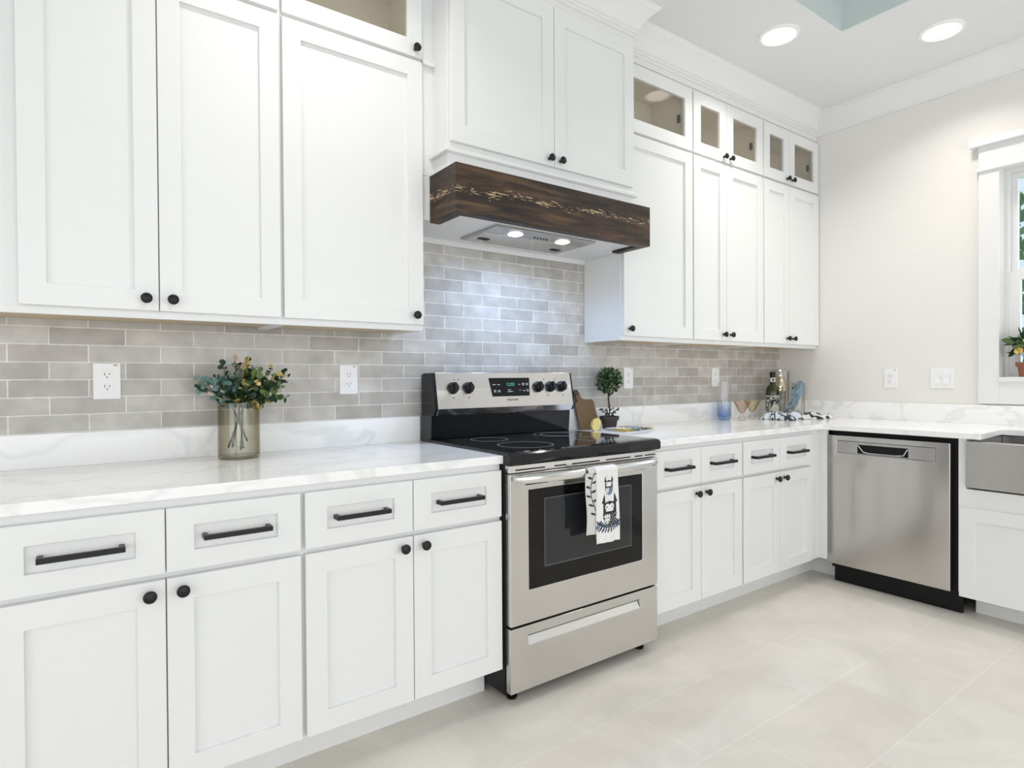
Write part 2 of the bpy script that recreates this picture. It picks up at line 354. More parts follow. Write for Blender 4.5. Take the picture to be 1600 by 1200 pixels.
def thing(name, loc, label, cat, rz=0, group=None):
    o = bpy.data.objects.new(name, None); COL.objects.link(o); o.location = loc; o.rotation_euler = (0, 0, rz); o.empty_display_size = .05
    return tag(o, label, cat, group)
B = bmesh.new

# ------------------------------------------------------------------ setting
b = B(); box(b, -3.75, XR+.15, -5.3, .15, FZ-.1, FZ); struct(mk('floor', b, 'floor'))
b = B(); box(b, -3.75, XR+.15, 0, .15, FZ, 3.62); struct(mk('wall_back', b, 'wall'))
# wall above the wall cabinets is furred out
b = B(); box(b, -3.6, XR, -.245, 0, 2.743, CH); struct(mk('trim_1', b, 'wall'))
WY0, WY1, WZ0, WZ1 = -2.36, -1.258, 1.16, 2.285
def wall_hole(name, mat, fx0, fx1, y0, y1, z0, z1, hy0, hy1, hz0, hz1):
    b = B()
    box(b, fx0, fx1, y0, hy0, z0, z1); box(b, fx0, fx1, hy1, y1, z0, z1)
    box(b, fx0, fx1, hy0, hy1, z0, hz0); box(b, fx0, fx1, hy0, hy1, hz1, z1)
    return struct(mk(name, b, mat))
wall_hole('wall_right', 'wall', XR, XR+.16, -5.3, 0, FZ, 3.62, WY0, WY1, WZ0, WZ1)
wall_hole('wall_left', 'wall', -3.75, -3.6, -5.3, 0, FZ, 3.62, -4.3, -1.5, .25, 2.45)
b = B(); box(b, -3.6, -3.1, -5.3, -5.15, FZ, 3.62); box(b, 2.3, XR, -5.3, -5.15, FZ, 3.62); box(b, -3.1, 2.3, -5.3, -5.15, 2.5, 3.62); box(b, -3.1, 2.3, -5.3, -5.15, FZ, .1)
struct(mk('wall_front', b, 'wall'))
# unseen glazed doors, added behind the camera to let the daylight lamp in
b = B()
for i in range(4):
    x0 = -3.1+i*1.35; frame(b, x0, x0+1.35, .1, 2.5, -5.25, -5.2, x0+.07, x0+1.28, .18, 2.43)
struct(mk('window_2', b, 'trim'))
b = B(); box(b, -3.7, -3.66, -4.3, -4.24, .25, 2.45); box(b, -3.7, -3.66, -1.56, -1.5, .25, 2.45); box(b, -3.7, -3.66, -2.93, -2.87, .25, 2.45); box(b, -3.7, -3.66, -4.3, -1.5, .25, .31); box(b, -3.7, -3.66, -4.3, -1.5, 2.39, 2.45)
struct(mk('window_3', b, 'trim'))  # unseen window, added to let in the lamp on the left
# ceiling with a raised tray
TX0, TX1, TY0, TY1, TZ = -1.6, 1.912, -3.4, -.866, 3.45
b = B()
box(b, -3.75, TX0, -5.3, .15, CH, CH+.7); box(b, TX1, XR+.15, -5.3, .15, CH, CH+.7)
box(b, TX0, TX1, -5.3, TY0, CH, CH+.7); box(b, TX0, TX1, TY1, .15, CH, CH+.7); box(b, TX0, TX1, TY0, TY1, TZ, CH+.7)
struct(mk('ceiling', b, 'ceil'))
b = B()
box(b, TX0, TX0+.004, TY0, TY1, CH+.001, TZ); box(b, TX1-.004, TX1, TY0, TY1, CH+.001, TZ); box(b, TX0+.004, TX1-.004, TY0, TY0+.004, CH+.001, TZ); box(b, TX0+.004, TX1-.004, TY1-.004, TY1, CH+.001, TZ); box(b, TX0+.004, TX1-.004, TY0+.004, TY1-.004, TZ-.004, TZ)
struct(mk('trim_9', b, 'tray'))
# ceiling crown
cr = [(0, CH-.0005), (0, CH-.125), (.012, CH-.125), (.018, CH-.108), (.095, CH-.022), (.105, CH-.018), (.118, CH-.012), (.118, CH-.0005)]
b = B(); prism(b, cr, -5.15, lambda u, v: -.245-u, lambda u, v, a: (XR-u, a, v)); struct(mk('trim_2', b, 'trim'))
# tiled splashback
b = B(); box(b, -1.44, XR, -.008, 0, .90, 1.40); box(b, -.15, .99, -.008, 0, 1.40, 1.80); struct(mk('trim_4', b, 'tile'))
# window casing, sill, sash
g = B()
box(g, XR-.02, XR, WY1, WY1+.09, 1.02, WZ1+.005); box(g, XR-.02, XR, WY0-.09, WY0, 1.02, WZ1+.005)
box(g, XR-.024, XR, WY0-.09, WY1+.09, WZ1, 2.412); box(g, XR-.055, XR, WY0-.125, WY1+.125, 2.412, 2.448)
box(g, XR-.034, XR, WY0-.10, WY1+.10, WZ1-.006, WZ1+.012)
box(g, XR-.02, XR, WY0, WY1, 1.02, WZ0-.02)
struct(mk('trim_5', g, 'trim', bevel=.0015))
g = B(); box(g, XR-.028, XR+.1, WY0-.0, WY1+.0, WZ0-.022, WZ0+.004); struct(mk('trim_6', g, 'trim', bevel=.002))
g = B(); wx = XR+.085
def sash(g, z0, z1, x, t=.045):
    a, c = WY0+.018, WY1-.018
    box(g, x, x+.03, c-t, c, z0, z1); box(g, x, x+.03, a, a+t, z0, z1)
    box(g, x, x+.03, a+t, c-t, z0, z0+t); box(g, x, x+.03, a+t, c-t, z1-t, z1)
box(g, wx-.01, wx+.06, WY1-.018, WY1, WZ0, WZ1); box(g, wx-.01, wx+.06, WY0, WY0+.018, WZ0, WZ1); box(g, wx-.01, wx+.06, WY0+.018, WY1-.018, WZ1-.018, WZ1); box(g, wx-.01, wx+.06, WY0+.018, WY1-.018, WZ0, WZ0+.018)
sash(g, 1.72, WZ1-.018, wx+.028, .028); sash(g, WZ0+.018, 1.735, wx-.006, .048)
w1 = struct(mk('window_1', g, 'trim', bevel=.001))
g = B(); box(g, wx+.042, wx+.044, WY0+.03, WY1-.03, 1.72, WZ1-.03); box(g, wx+.008, wx+.010, WY0+.03, WY1-.03, WZ0+.03, 1.70); mk('glass_pane', g, 'winpane', w1)

# outside
b = B(); box(b, 3.2, 40, -25, 15, -.6, -.5); struct(mk('ground', b, 'grass'))
def leafcloud(bm, c, rx, ry, rz, n, size, mats=1, shell=.55, rnd=random, round_=False, flat=0):
    for i in range(n):
        d = Vector((rnd.gauss(0, 1), rnd.gauss(0, 1), rnd.gauss(0, 1))).normalized()*(shell+(1-shell)*rnd.random())
        p = Vector(c)+Vector((d.x*rx, d.y*ry, d.z*rz))
        leaf(bm, p, (d+Vector((rnd.uniform(-.7, .7), rnd.uniform(-.7, .7), rnd.uniform(-.3, .9)))).normalized(), size*rnd.uniform(.7, 1.25), rnd.randrange(mats), round_)
def leaf(bm, p, d, s, mi=0, round_=False):
    d = Vector(d).normalized(); side = d.cross(Vector((random.uniform(-1, 1), random.uniform(-1, 1), random.uniform(-1, 1)))).normalized(); nn = side.cross(d)
    w = .48 if round_ else .27
    if round_:
        out = [(0, 0), (.35, .8*w), (.7, w), (.95, .6*w), (1.05, 0), (.95, -.6*w), (.7, -w), (.35, -.8*w)]
    else:
        out = [(0, 0), (.3, w), (.65, .8*w), (1, 0), (.65, -.8*w), (.3, -w)]
    mid = bm.verts.new(p+d*s*.55-nn*s*.07)
    vs = [bm.verts.new(p+d*s*u+side*s*v+nn*s*.06*(1-abs(u-.5))) for u, v in out]
    for i in range(len(vs)):
        f = bm.faces.new((mid, vs[i], vs[(i+1) % len(vs)])); f.material_index = mi; f.smooth = True
for (x, y, h, lab) in ((8.2, .15, 3.9, 'green leafy tree outside the window above the sink'), (13.5, -.6, 5.2, 'taller tree farther off outside the window')):
    t = thing('garden_tree', (x, y, -.5), lab, 'tree')
    b = B(); tube(b, [(0, 0, 0), (.05, .02, h*.4), (.0, .1, h*.8)], [.16, .12, .06]); mk('trunk', b, 'bark', t, smooth=True)
    b = B(); leafcloud(b, (0, 0, h*.82), 1.4, 1.4, 1.3, 900, .20, shell=.3); mk('crown', b, 'treeleaf', t)

# ------------------------------------------------------------------ ceiling lights
def can_light(x, y, label, z=CH, power=10):
    t = thing('ceiling_light', (x, y, z), label, 'ceiling light', group=None)
    b = B(); lathe(b, [(.098, 0), (.098, -.006), (.082, -.009), (.080, -.002), (.070, .018), (.069, .0), (.078, -.0)], 40, close=True); mk('trim_ring', b, 'can', t, smooth=True)
    b = B(); lathe(b, [(.064, -.0035), (.0795, -.004), (.0795, -.001), (.064, -.001)], 40, close=True); mk('baffle', b, 'baffle', t, smooth=True)
    b = B(); lathe(b, [(.0001, -.004), (.0625, -.004), (.0625, -.001), (.0001, -.001)], 40, c=(.000, 0, .0)); mk('lens', b, 'lens', t, smooth=True)
    l = area('ceiling_lamp', (x, y, z-.012), (0, 0, 0), .15, .15, power, (1, .95, .88), 'DISK', spread=2.25); return t
can_light(1.682, -.67, 'round recessed ceiling light, the one nearer the range')
can_light(2.31, -1.16, 'round recessed ceiling light, the one nearer the window')
can_light(-.55, -.74, 'added round recessed ceiling light, out of view above the left worktop')  # not in view, added to brighten the worktop
can_light(2.35, -2.4, 'added round recessed ceiling light, out of view above the sink')  # unseen light, added on the sink side

# ------------------------------------------------------------------ hardware
b = B(); lathe(b, [(.0001, 0), (.0065, 0), (.006, .010), (.0075, .014), (.0135, .017), (.0152, .021), (.0148, .025), (.012, .0275), (.0001, .0285)], 28, axis='y')
bmesh.ops.recalc_face_normals(b, faces=b.faces)
KNOB = bpy.data.meshes.new('knob'); b.to_mesh(KNOB); b.free(); KNOB.materials.append(M['black']); KNOB.shade_smooth(); KNOB.set_sharp_from_angle(angle=.8)
b = B(); L = .166
box(b, -L/2, L/2, -.036, -.025, -.0065, .0065); box(b, -L/2, -L/2+.012, -.027, 0, -.0065, .0065); box(b, L/2-.012, L/2, -.027, 0, -.0065, .0065)
bmesh.ops.remove_doubles(b, verts=b.verts, dist=1e-5)
bmesh.ops.bevel(b, geom=list(b.edges), offset=.0012, segments=1, affect='EDGES')
bmesh.ops.recalc_face_normals(b, faces=b.faces)
HANDLE = bpy.data.meshes.new('bar_handle'); b.to_mesh(HANDLE); b.free(); HANDLE.materials.append(M['black'])

def door(parent, x0, x1, z0, z1, yf, knob=None, glass=False, st=.060, rail=.060, name='door', handle=False, hinge=0):
    b = B(); frame(b, x0, x1, z0, z1, yf, yf+.019, x0+st, x1-st, z0+rail, z1-rail, rec=None if glass else .011)
    d = mk(name, b, 'cab', parent, bevel=.0013)
    if glass:
        b = B(); box(b, x0+st-.004, x1-st+.004, yf+.008, yf+.011, z0+rail-.004, z1-rail+.004); mk('glass_pane', b, 'pane', d)
        if hinge:
            hx = (x1-st-.012) if hinge > 0 else (x0+st+.002)
            b = B(); box(b, hx, hx+.010, yf+.03, yf+.045, z0+rail+.085, z0+rail+.125); mk('hinge', b, 'black', d)
            b = B(); box(b, hx, hx+.012, yf+.03, yf+.045, z0+rail+.004, z0+rail+.016); mk('hinge', b, 'black', d)
    if knob: share('knob', KNOB, d, (knob[0], yf, knob[1]))
    if handle: share('bar_handle', HANDLE, d, ((x0+x1)/2+handle-1, yf+.0085, (z0+z1)/2))
    return d

# ------------------------------------------------------------------ base cabinets
YB = -.64
def base_cab(x0, x1, label, split=None, toe0=0, toe1=0):
    t = thing('base_cabinet', (x0, 0, FZ), label, 'cabinet', group='white shaker base cabinets')
    w = x1-x0; f = -FZ
    b = B(); box(b, 0, w, -.619, -.022, .157+f, ZCT-.001+f); mk('body', b, 'cab', t, bevel=.0008)
    b = B(); box(b, toe0, w+toe1, -.512, -.03, 0, .157+f-.001); mk('toe_kick', b, 'cab', t)
    s = (split-x0) if split else w/2
    e = .0065
    for (a, c) in ((e, s-.0015), (s+.0015, w-e)):
        door(t, a, c, .697+f, .856+f, YB, name='drawer', rail=.048, st=.062, handle=1)
    door(t, e, s-.0015, .166+f, .682+f, YB, knob=(s-.036, .651+f))
    door(t, s+.0015, w-e, .166+f, .682+f, YB, knob=(s+.035, .651+f))
    return t
base_cab(-1.358, -.684, 'white shaker base cabinet at the far left, under the flower vase', split=-1.018)
base_cab(-.684, -.003, 'white shaker base cabinet directly left of the range', split=-.345)
base_cab(.768, 1.411, 'white shaker base cabinet directly right of the range')
base_cab(1.411, 2.066, 'white shaker base cabinet in the corner, left of the dishwasher')
t = thing('corner_filler', (2.066, 0, FZ), 'plain white corner filler panel between base cabinet and dishwasher', 'cabinet panel')
b = B(); box(b, 0, .124, -.619, -.55, .157-FZ, ZCT-.001-FZ); box(b, .105, .124, -.664, -.619, .157-FZ, ZCT-.001-FZ)
mk('panel', b, 'cab', t, bevel=.0008)
b = B(); box(b, 0, .244, -.512, -.40, 0, .156-FZ); box(b, .226, .244, -.684, -.512, 0, .156-FZ); mk('toe_kick', b, 'cab', t)

# sink base (right-hand run, faces -x)
RZ = -PI/2
SY0, SY1 = -1.280, -2.20
t = thing('sink_cabinet', (XR, SY0, FZ), 'white sink base cabinet right of the dishwasher', 'cabinet', RZ)
w = SY0-SY1
b = B(); D = XR-2.16
box(b, 0, .030, -D+.0, -.022, .157-FZ, ZCT-.001-FZ); box(b, w-.030, w, -D, -.022, .157-FZ, ZCT-.001-FZ); box(b, .030, w-.030, -D, -.022, .157-FZ, .645-FZ); box(b, .03, w-.03, -.04, -.022, .645-FZ, ZCT-.001-FZ)
mk('body', b, 'cab', t, bevel=.0008)
b = B(); box(b, .03, w, -.53, -.04, 0, .156-FZ); mk('toe_kick', b, 'cab', t)
door(t, .008, w/2-.0015, .142-FZ, .560-FZ, -D-.02, knob=(w/2-.036, .53-FZ)); door(t, w/2+.0015, w-.008, .142-FZ, .560-FZ, -D-.02, knob=(w/2+.036, .53-FZ))
# farmhouse sink
t = thing('farmhouse_sink', (2.14, -1.312, .655), 'stainless steel apron-front sink at the right edge, under the window', 'sink', 0)
sw = .85
b = B(); box(b, 0, .028, -sw, 0, 0, .215); mk('apron', b, 'steeldk', t, bevel=.004)
b = B()
o = [(.028, 0), (.46, 0), (.46, -sw), (.028, -sw)]; T = .216
box(b, .028, .46, -sw, 0, .0, .006); box(b, .028, .46, -.02, 0, .006, T); box(b, .028, .46, -sw, -sw+.02, .006, T); box(b, .44, .46, -sw+.02, -.02, .006, T)
mk('basin', b, 'steeldk', t, bevel=.003)
b = B(); lathe(b, [(.0001, .006), (.045, .006), (.045, .009), (.03, .0085), (.0001, .007)], 24, c=(.25, -sw/2, 0)); mk('drain', b, 'chrome', t, smooth=True)

# ------------------------------------------------------------------ worktops
t = thing('worktop', (-1.44, 0, ZCT), 'white veined quartz worktop left of the range', 'worktop')
b = B(); box(b, 0, 1.437, -.645, -.002, 0, ZC-ZCT); mk('slab', b, 'quartz', t, bevel=.002)
b = B(); box(b, 0, 1.437, -.020, -.002, ZC-ZCT, 1.012-ZCT); mk('upstand', b, 'quartz', t, bevel=.0015)
t = thing('worktop', (.765, 0, ZCT), 'white quartz worktop turning the corner right of the range', 'worktop')
X0 = .765; xi = 2.141-X0; xr = XR-X0-.002; h = ZC-ZCT
pts = [(0, -.002), (0, -.645), (xi, -.645), (xi, -1.372), (2.50-X0, -1.352), (2.50-X0, -2.12), (xi, -2.10), (xi, -2.9), (xr, -2.9), (xr, -.002)]
b = B()
vb = [b.verts.new((x, y, 0)) for x, y in pts]; vt = [b.verts.new((x, y, h)) for x, y in pts]
b.faces.new(vb[::-1]); b.faces.new(vt)
for i in range(len(pts)): j = (i+1) % len(pts); b.faces.new((vb[i], vb[j], vt[j], vt[i]))
mk('slab', b, 'quartz', t, bevel=.002)
b = B(); box(b, 0, xr, -.020, -.002, h, 1.012-ZCT); box(b, xr-.018, xr, -2.9, -.020, h, 1.012-ZCT); mk('upstand', b, 'quartz', t, bevel=.0015)

# ------------------------------------------------------------------ wall cabinets
YU = -.29
ZU0, ZM, ZG0, ZG1 = 1.357, 2.372, 2.386, 2.718
def wall_cab(x0, x1, label, split=None, knobs=(), z0=1.379, e0=.006):
    t = thing('wall_cabinet', (x0, 0, ZU0), label, 'cabinet', group='white shaker wall cabinets'); w = x1-x0; f = -ZU0
    b = B(); box(b, 0, w, -.270, -.010, .018, 2.378+f); box(b, 0, w, -.270, -.251, 0, .018); box(b, 0, .018, -.251, -.010, 0, .018); box(b, w-.018, w, -.251, -.010, 0, .018)
    mk('body', b, 'cab', t, bevel=.0006)
    b = B(); box(b, .018, w-.018, -.251, -.010, .0085, .0178); mk('underside', b, 'ply', t)
    e = .006
    if split:
        s = split-x0
        door(t, e0, s-.0015, z0+f, ZM+f, YU, knob=(s-.034, 1.413+f)); door(t, s+.0015, w-e, z0+f, ZM+f, YU, knob=(s+.034, 1.413+f))
    else:
        door(t, e, w-e, z0+f, ZM+f, YU, knob=((w-.042) if knobs == 'r' else .042, 1.413+f))
    return t
def glass_cab(x0, x1, label, split=None, knob='r', e0=.006):
    t = thing('glass_door_cabinet', (x0, 0, 2.3785), label, 'cabinet', group='glass-fronted top cabinets'); w = x1-x0; f = -2.3785
    H = 2.740+f
    b = B(); e = .016
    box(b, 0, e, -.270, -.010, 0, H); box(b, w-e, w, -.270, -.010, 0, H); box(b, e, w-e, -.270, -.010, H-e, H); box(b, e, w-e, -.270, -.010, 0, e)
    if split: box(b, split-x0-.012, split-x0+.012, -.270, -.252, e, H-e)
    mk('body', b, 'cab', t, bevel=.0006)
    b = B(); box(b, e, w-e, -.020, -.010, e, H-e); box(b, e, e+.003, -.25, -.02, e, H-e); box(b, w-e-.003, w-e, -.25, -.02, e, H-e); box(b, e+.003, w-e-.003, -.25, -.02, e, e+.003); box(b, e+.003, w-e-.003, -.25, -.02, H-e-.003, H-e)
    mk('interior', b, 'inter', t)
    k = .006; zk = 2.413+f
    if split:
        s = split-x0
        door(t, e0, s-.0015, ZG0+f, ZG1+f, YU, knob=(s-.030, zk), glass=True, rail=.064, st=.062, hinge=0)
        door(t, s+.0015, w-k, ZG0+f, ZG1+f, YU, knob=(s+.030, zk), glass=True, rail=.064, st=.062, hinge=1)
    else:
        door(t, k, w-k, ZG0+f, ZG1+f, YU, knob=((w-.035) if knob == 'r' else .035, zk), glass=True, rail=.064, hinge=1 if knob == 'l' else -1)
    return t
wall_cab(-1.42, -.640, 'tall white double-door wall cabinet at the far left', split=-.993, e0=.104)
wall_cab(-.640, -.116, 'tall white single-door wall cabinet directly left of the hood', knobs='r')
glass_cab(-1.42, -.640, 'top cabinet with glass doors at the far left, only its bottom edge in view', split=-.993, e0=.104)
glass_cab(-.640, -.116, 'single glass-door top cabinet left of the hood cabinet', knob='r')
wall_cab(.959, 1.497, 'tall white single-door wall cabinet directly right of the hood', knobs='l')
wall_cab(1.497, 2.167, 'tall white double-door wall cabinet, middle one right of the hood', split=1.794)
wall_cab(2.167, XR-.003, 'tall white double-door wall cabinet against the window wall', split=2.455)
glass_cab(.959, 1.497, 'single glass-door top cabinet right of the hood, reflecting a lamp', knob='l')
glass_cab(1.497, 2.167, 'double glass-door top cabinet, middle one right of the hood', split=1.798)
glass_cab(2.167, XR-.003, 'double glass-door top cabinet in the corner by the window wall', split=2.452)
# crown from the cabinet tops out to the ceiling
cc = [(0, 2.736), (.005, 2.736), (.005, 2.764), (.013, 2.766), (.015, 2.774), (.011, 2.778), (.019, 2.782), (.022, 2.789), (.018, 2.792), (.026, 2.797), (.034, 2.815), (.050, 2.840), (.070, 2.861), (.090, 2.876), (.092, 2.882), (.102, 2.8895), (0, 2.8895)]
CF = -.2712
b = B(); prism(b, cc, -1.44, -.113, lambda u, v, a: (a, CF-u, v)); struct(mk('trim_7', b, 'trim', smooth=True, angle=25))
b = B(); prism(b, cc, .885, lambda u, v: XR-u, lambda u, v, a: (a, CF-u, v)); struct(mk('trim_8', b, 'trim', smooth=True, angle=25))
# ------------------------------------------------------------------ hood cabinet
t = thing('hood_cabinet', (-.065, 0, 1.956), 'white two-door cabinet standing proud above the wooden hood beam', 'cabinet')
HW = .990; zz = -1.956; YH = -.400
b = B(); box(b, 0, HW, YH+.02, -.271, .0, 2.740+zz); box(b, -.048, HW+.032, -.271, -.01, .0, 2.740+zz); mk('body', b, 'cab', t, bevel=.0008)
sp = .438+.065
door(t, .006, sp-.0015, 2.059+zz, 2.728+zz, YH, knob=(sp-.030, 2.087+zz), rail=.068); door(t, sp+.0015, HW-.006, 2.059+zz, 2.728+zz, YH, knob=(sp+.030, 2.087+zz), rail=.068)
b = B(); box(b, -.020, HW+.020, YH-.002, YH+.02, 2.018+zz, 2.034+zz); box(b, -.020, 0, YH+.02, -.2712, 2.018+zz, 2.034+zz); box(b, HW, HW+.020, YH+.02, -.292, 2.018+zz, 2.034+zz); mk('ledge_moulding', b, 'cab', t, bevel=.002)
b = B(); box(b, -.006, HW+.012, YH-.012, YH+.02, -.001, .016); mk('lower_moulding', b, 'cab', t, bevel=.002)
b = B(); box(b, -.051, -.0005, -.289, -.2715, 2.372+zz, 2.385+zz); mk('side_rail', b, 'cab', t, bevel=.001)
cu = cc; hy = YH+.0195
b = B(); prism(b, cu, lambda u, v: -u, lambda u, v: HW+u, lambda u, v, a: (a, hy-u, v+zz)); prism(b, cu, lambda u, v: hy-u, lambda u, v: CF-u, lambda u, v, a: (-u, a, v+zz)); prism(b, cu, lambda u, v: hy-u, lambda u, v: CF-u, lambda u, v, a: (HW+u, a, v+zz))
mk('crown_moulding', b, 'trim', t, smooth=True, angle=25)
# ------------------------------------------------------------------ range hood
t = thing('range_hood', (-.085, 0, 1.774), 'range hood wrapped in a rough dark-stained wooden beam', 'range hood')
BW = 1.030; bh = .180; yb = -.473; OX = -.085; OZ = 1.774
b = B()
pts = [(0, -.2725), (0, yb), (BW, yb), (BW, -.273), (BW-.045, -.273), (BW-.045, yb+.045), (.045, yb+.045), (.045, -.2725)]
vb = [b.verts.new((x, y, 0)) for x, y in pts]; vt = [b.verts.new((x, y, bh)) for x, y in pts]
b.faces.new(vb[::-1]); b.faces.new(vt)
for i in range(len(pts)): j = (i+1) % len(pts); b.faces.new((vb[i], vb[j], vt[j], vt[i]))
mk('wooden_beam', b, 'beam', t, bevel=.003)
b = B(); box(b, -.028, 1.043, -.272, -.0085, .011, .18); box(b, .0455, BW-.0455, yb+.0455, -.272, .011, .18); mk('liner', b, 'cab', t)
b = B(); box(b, -.030, 1.0435, -.020, -.0085, -.012, .011); mk('rear_strip', b, 'cab', t)
ix0, ix1, iy0, iy1 = .157-OX, .697-OX, -.375, -.095
b = B(); box(b, ix0, ix1, iy0, iy1, .002, .0109); e = mk('filter_insert', b, 'steeldk', t, bevel=.003)
b = B(); box(b, ix0+.012, ix1-.012, iy0+.10, iy1-.012, .0005, .0022); mk('grease_filter', b, 'steel', e, bevel=.001)
for lx in (.300-OX, .558-OX):
    b = B(); lathe(b, [(.0001, .0), (.024, .0), (.032, .003), (.032, .004), (.0001, .004)], 28, c=(lx, -.306, -.0019)); mk('lamp', b, 'hoodlens', e, smooth=True)
    l = bpy.data.lights.new('hood_lamp', 'SPOT'); l.energy = 26; l.color = (.42, .62, 1); l.spot_size = 2.6; l.spot_blend = 1; l.shadow_soft_size = .03
    o = bpy.data.objects.new('hood_lamp', l); o.location = (OX+lx, -.30, OZ-.008); o.rotation_euler = (math.radians(10), 0, 0); COL.objects.link(o)
for lx in (.229-OX, .628-OX):
    b = B(); frame(b, -.025, .025, -.012, .012, -.001, .002, -.015, .015, -.006, .006); mk('latch', b, 'blackmat', e, loc=(lx, -.170, -.0008), rot=(PI/2*1, 0, 0))
for i in range(5):
    b = B(); lathe(b, [(.0001, 0), (.004, 0), (.004, .003), (.0001, .003)], 12, c=(.487+i*.017, -.306, -.0012)); mk('button', b, 'blackmat', e)

# ------------------------------------------------------------------ range
RG = thing('range', (0, 0, FZ), 'freestanding stainless steel electric range with black glass cooktop', 'range')
RW = .759; z_ = -FZ
b = B(); box(b, 0, RW, -.640, -.030, .040+.03+z_-.0, .895+z_); mk('body', b, 'blackmat', RG, bevel=.002)
# cooktop: glass slab with rounded black front fascia
b = B()
pf = [(-.10, .897), (-.10, .9185), (-.655, .9185), (-.674, .916), (-.683, .908), (-.684, .886), (-.680, .876), (-.66, .873), (-.641, .873), (-.641, .897)]
prism(b, pf, -.006, RW+.006, lambda u, v, a: (a, u, v+z_)); ck = mk('cooktop', b, 'blackgloss', RG, bevel=.002)
b = B()
for (cx, cy, r) in ((.20, -.50, .105), (.57, -.50, .085), (.20, -.25, .075), (.57, -.25, .105), (.57, -.25, .075)):
    b = B(); lathe(b, [(r, .9186+z_), (r+.0015, .9189+z_), (r+.003, .9186+z_)], 64, c=(cx, cy, 0), close=True)
    mk('burner_ring', b, 'burner', ck)
# backguard
b = B()
pg = [(-.030, .897), (-.030, 1.190), (-.055, 1.197), (-.128, 1.197), (-.156, 1.047), (-.138, 1.020), (-.120, 1.018), (-.112, .919), (-.1005, .919), (-.1005, .897)]
prism(b, pg, -.002, RW+.002, lambda u, v, a: (a, u, v+z_)); bgd = mk('backguard', b, 'blackgloss', RG, bevel=.002)
b = B()
pp = [(-.1285, 1.1985), (-.1305, 1.1985), (-.1585, 1.047), (-.1405, 1.0185), (-.138, 1.0195), (-.155, 1.0475)]
prism(b, pp, .010, RW-.010, lambda u, v, a: (a, u, v+z_)); cp = mk('control_panel', b, 'steel', RG, bevel=.001)
# tilted panel frame: origin on panel centre line
tilt = math.atan2(.028, .1515)
def onpanel(x, z): return (x, -.1585+(z-1.047)*(.028/.1515)-.0006, z+z_)
rotp = (-tilt, 0, 0)
b = B()
for kx in (.087, .163, .544, .618, .685):
    b = B(); lathe(b, [(.0001, 0), (.0255, 0), (.0255, .004), (.022, .007), (.0205, .020), (.019, .023), (.0001, .0235)], 28, axis='y')
    box(b, -.0055, .0055, -.030, -.020, -.021, .021)
    mk('knob', b, 'black', cp, smooth=True, loc=onpanel(kx, 1.133), rot=rotp, angle=30)
b = B(); prism(b, [(-.112, .041), (.112, .041), (.104, -.042), (-.100, -.042)], -.0025, .001, lambda u, v, a: (u, a, v))
dp = mk('display', b, 'ovenglass', cp, bevel=.003, loc=onpanel(.385, 1.135), rot=rotp)
def text(s, size, name, mat, parent, loc, rot, al='CENTER', depth=.0003):
    c = bpy.data.curves.new('txt', 'FONT'); c.body = s; c.size = size; c.align_x = al; c.align_y = 'CENTER'; c.extrude = depth
    o = bpy.data.objects.new('txt', c); COL.objects.link(o); dg = bpy.context.evaluated_depsgraph_get(); dg.update()
    me = bpy.data.meshes.new_from_object(o.evaluated_get(dg)); bpy.data.objects.remove(o); me.materials.clear(); me.materials.append(M[mat])
    q = bpy.data.objects.new(name, me); COL.objects.link(q); q.parent = parent; q.location = loc; q.rotation_euler = rot; return q
text('12:03', .021, 'clock_digits', 'clock', dp, (.0, -.0032, .010), (PI/2, 0, 0))
b = B()
for (x, z, ww) in ((-.088, .010, .016), (-.064, .010, .014), (-.086, -.016, .013), (-.064, -.016, .013), (-.086, -.022, .013), (-.064, -.022, .013), (-.008, -.014, .016), (-.004, -.022, .028),
                   (.050, .010, .008), (.072, .014, .014), (.072, .008, .014), (.094, .014, .012), (.094, .008, .012), (.052, -.016, .008), (.074, -.019, .013), (.094, -.014, .012), (.094, -.021, .012)):
    box(b, x-ww/2, x+ww/2, -.0030, -.0026, z-.0012, z+.0012)
mk('panel_markings', b, 'print', dp)
text('FRIGIDAIRE', .0125, 'maker_lettering', 'logo', cp, onpanel(.392, 1.077), (PI/2-tilt, 0, 0))
b = B()
for kx in (.118, .098, .583, .652): box(b, kx-.002, kx+.002, -.0007, .0004, .034, .038)
for kx in (.087, .163, .60, .69): lathe(b, [(.0045, -.042), (.0060, -.042)], 16, c=(kx, -.0004, 0))if False else box(b, kx-.004, kx+.004, -.0007, .0004, -.043, -.040)
mk('dial_marks', b, 'blackmat', cp, loc=onpanel(0, 1.133), rot=rotp)
# vent trim below cooktop
b = B(); box(b, .004, RW-.004, -.668, -.6405, .846+z_, .8715+z_); vt_ = mk('vent_trim', b, 'chrome', RG, bevel=.001)
b = B()
for (a, c) in ((.03, .16), (.205, .26), (.29, .43), (.465, .60), (.625, .67), (.685, .745)): box(b, a, c, -.6692, -.6675, .853+z_, .8575+z_)
mk('vent_slot', b, 'blackmat', vt_)
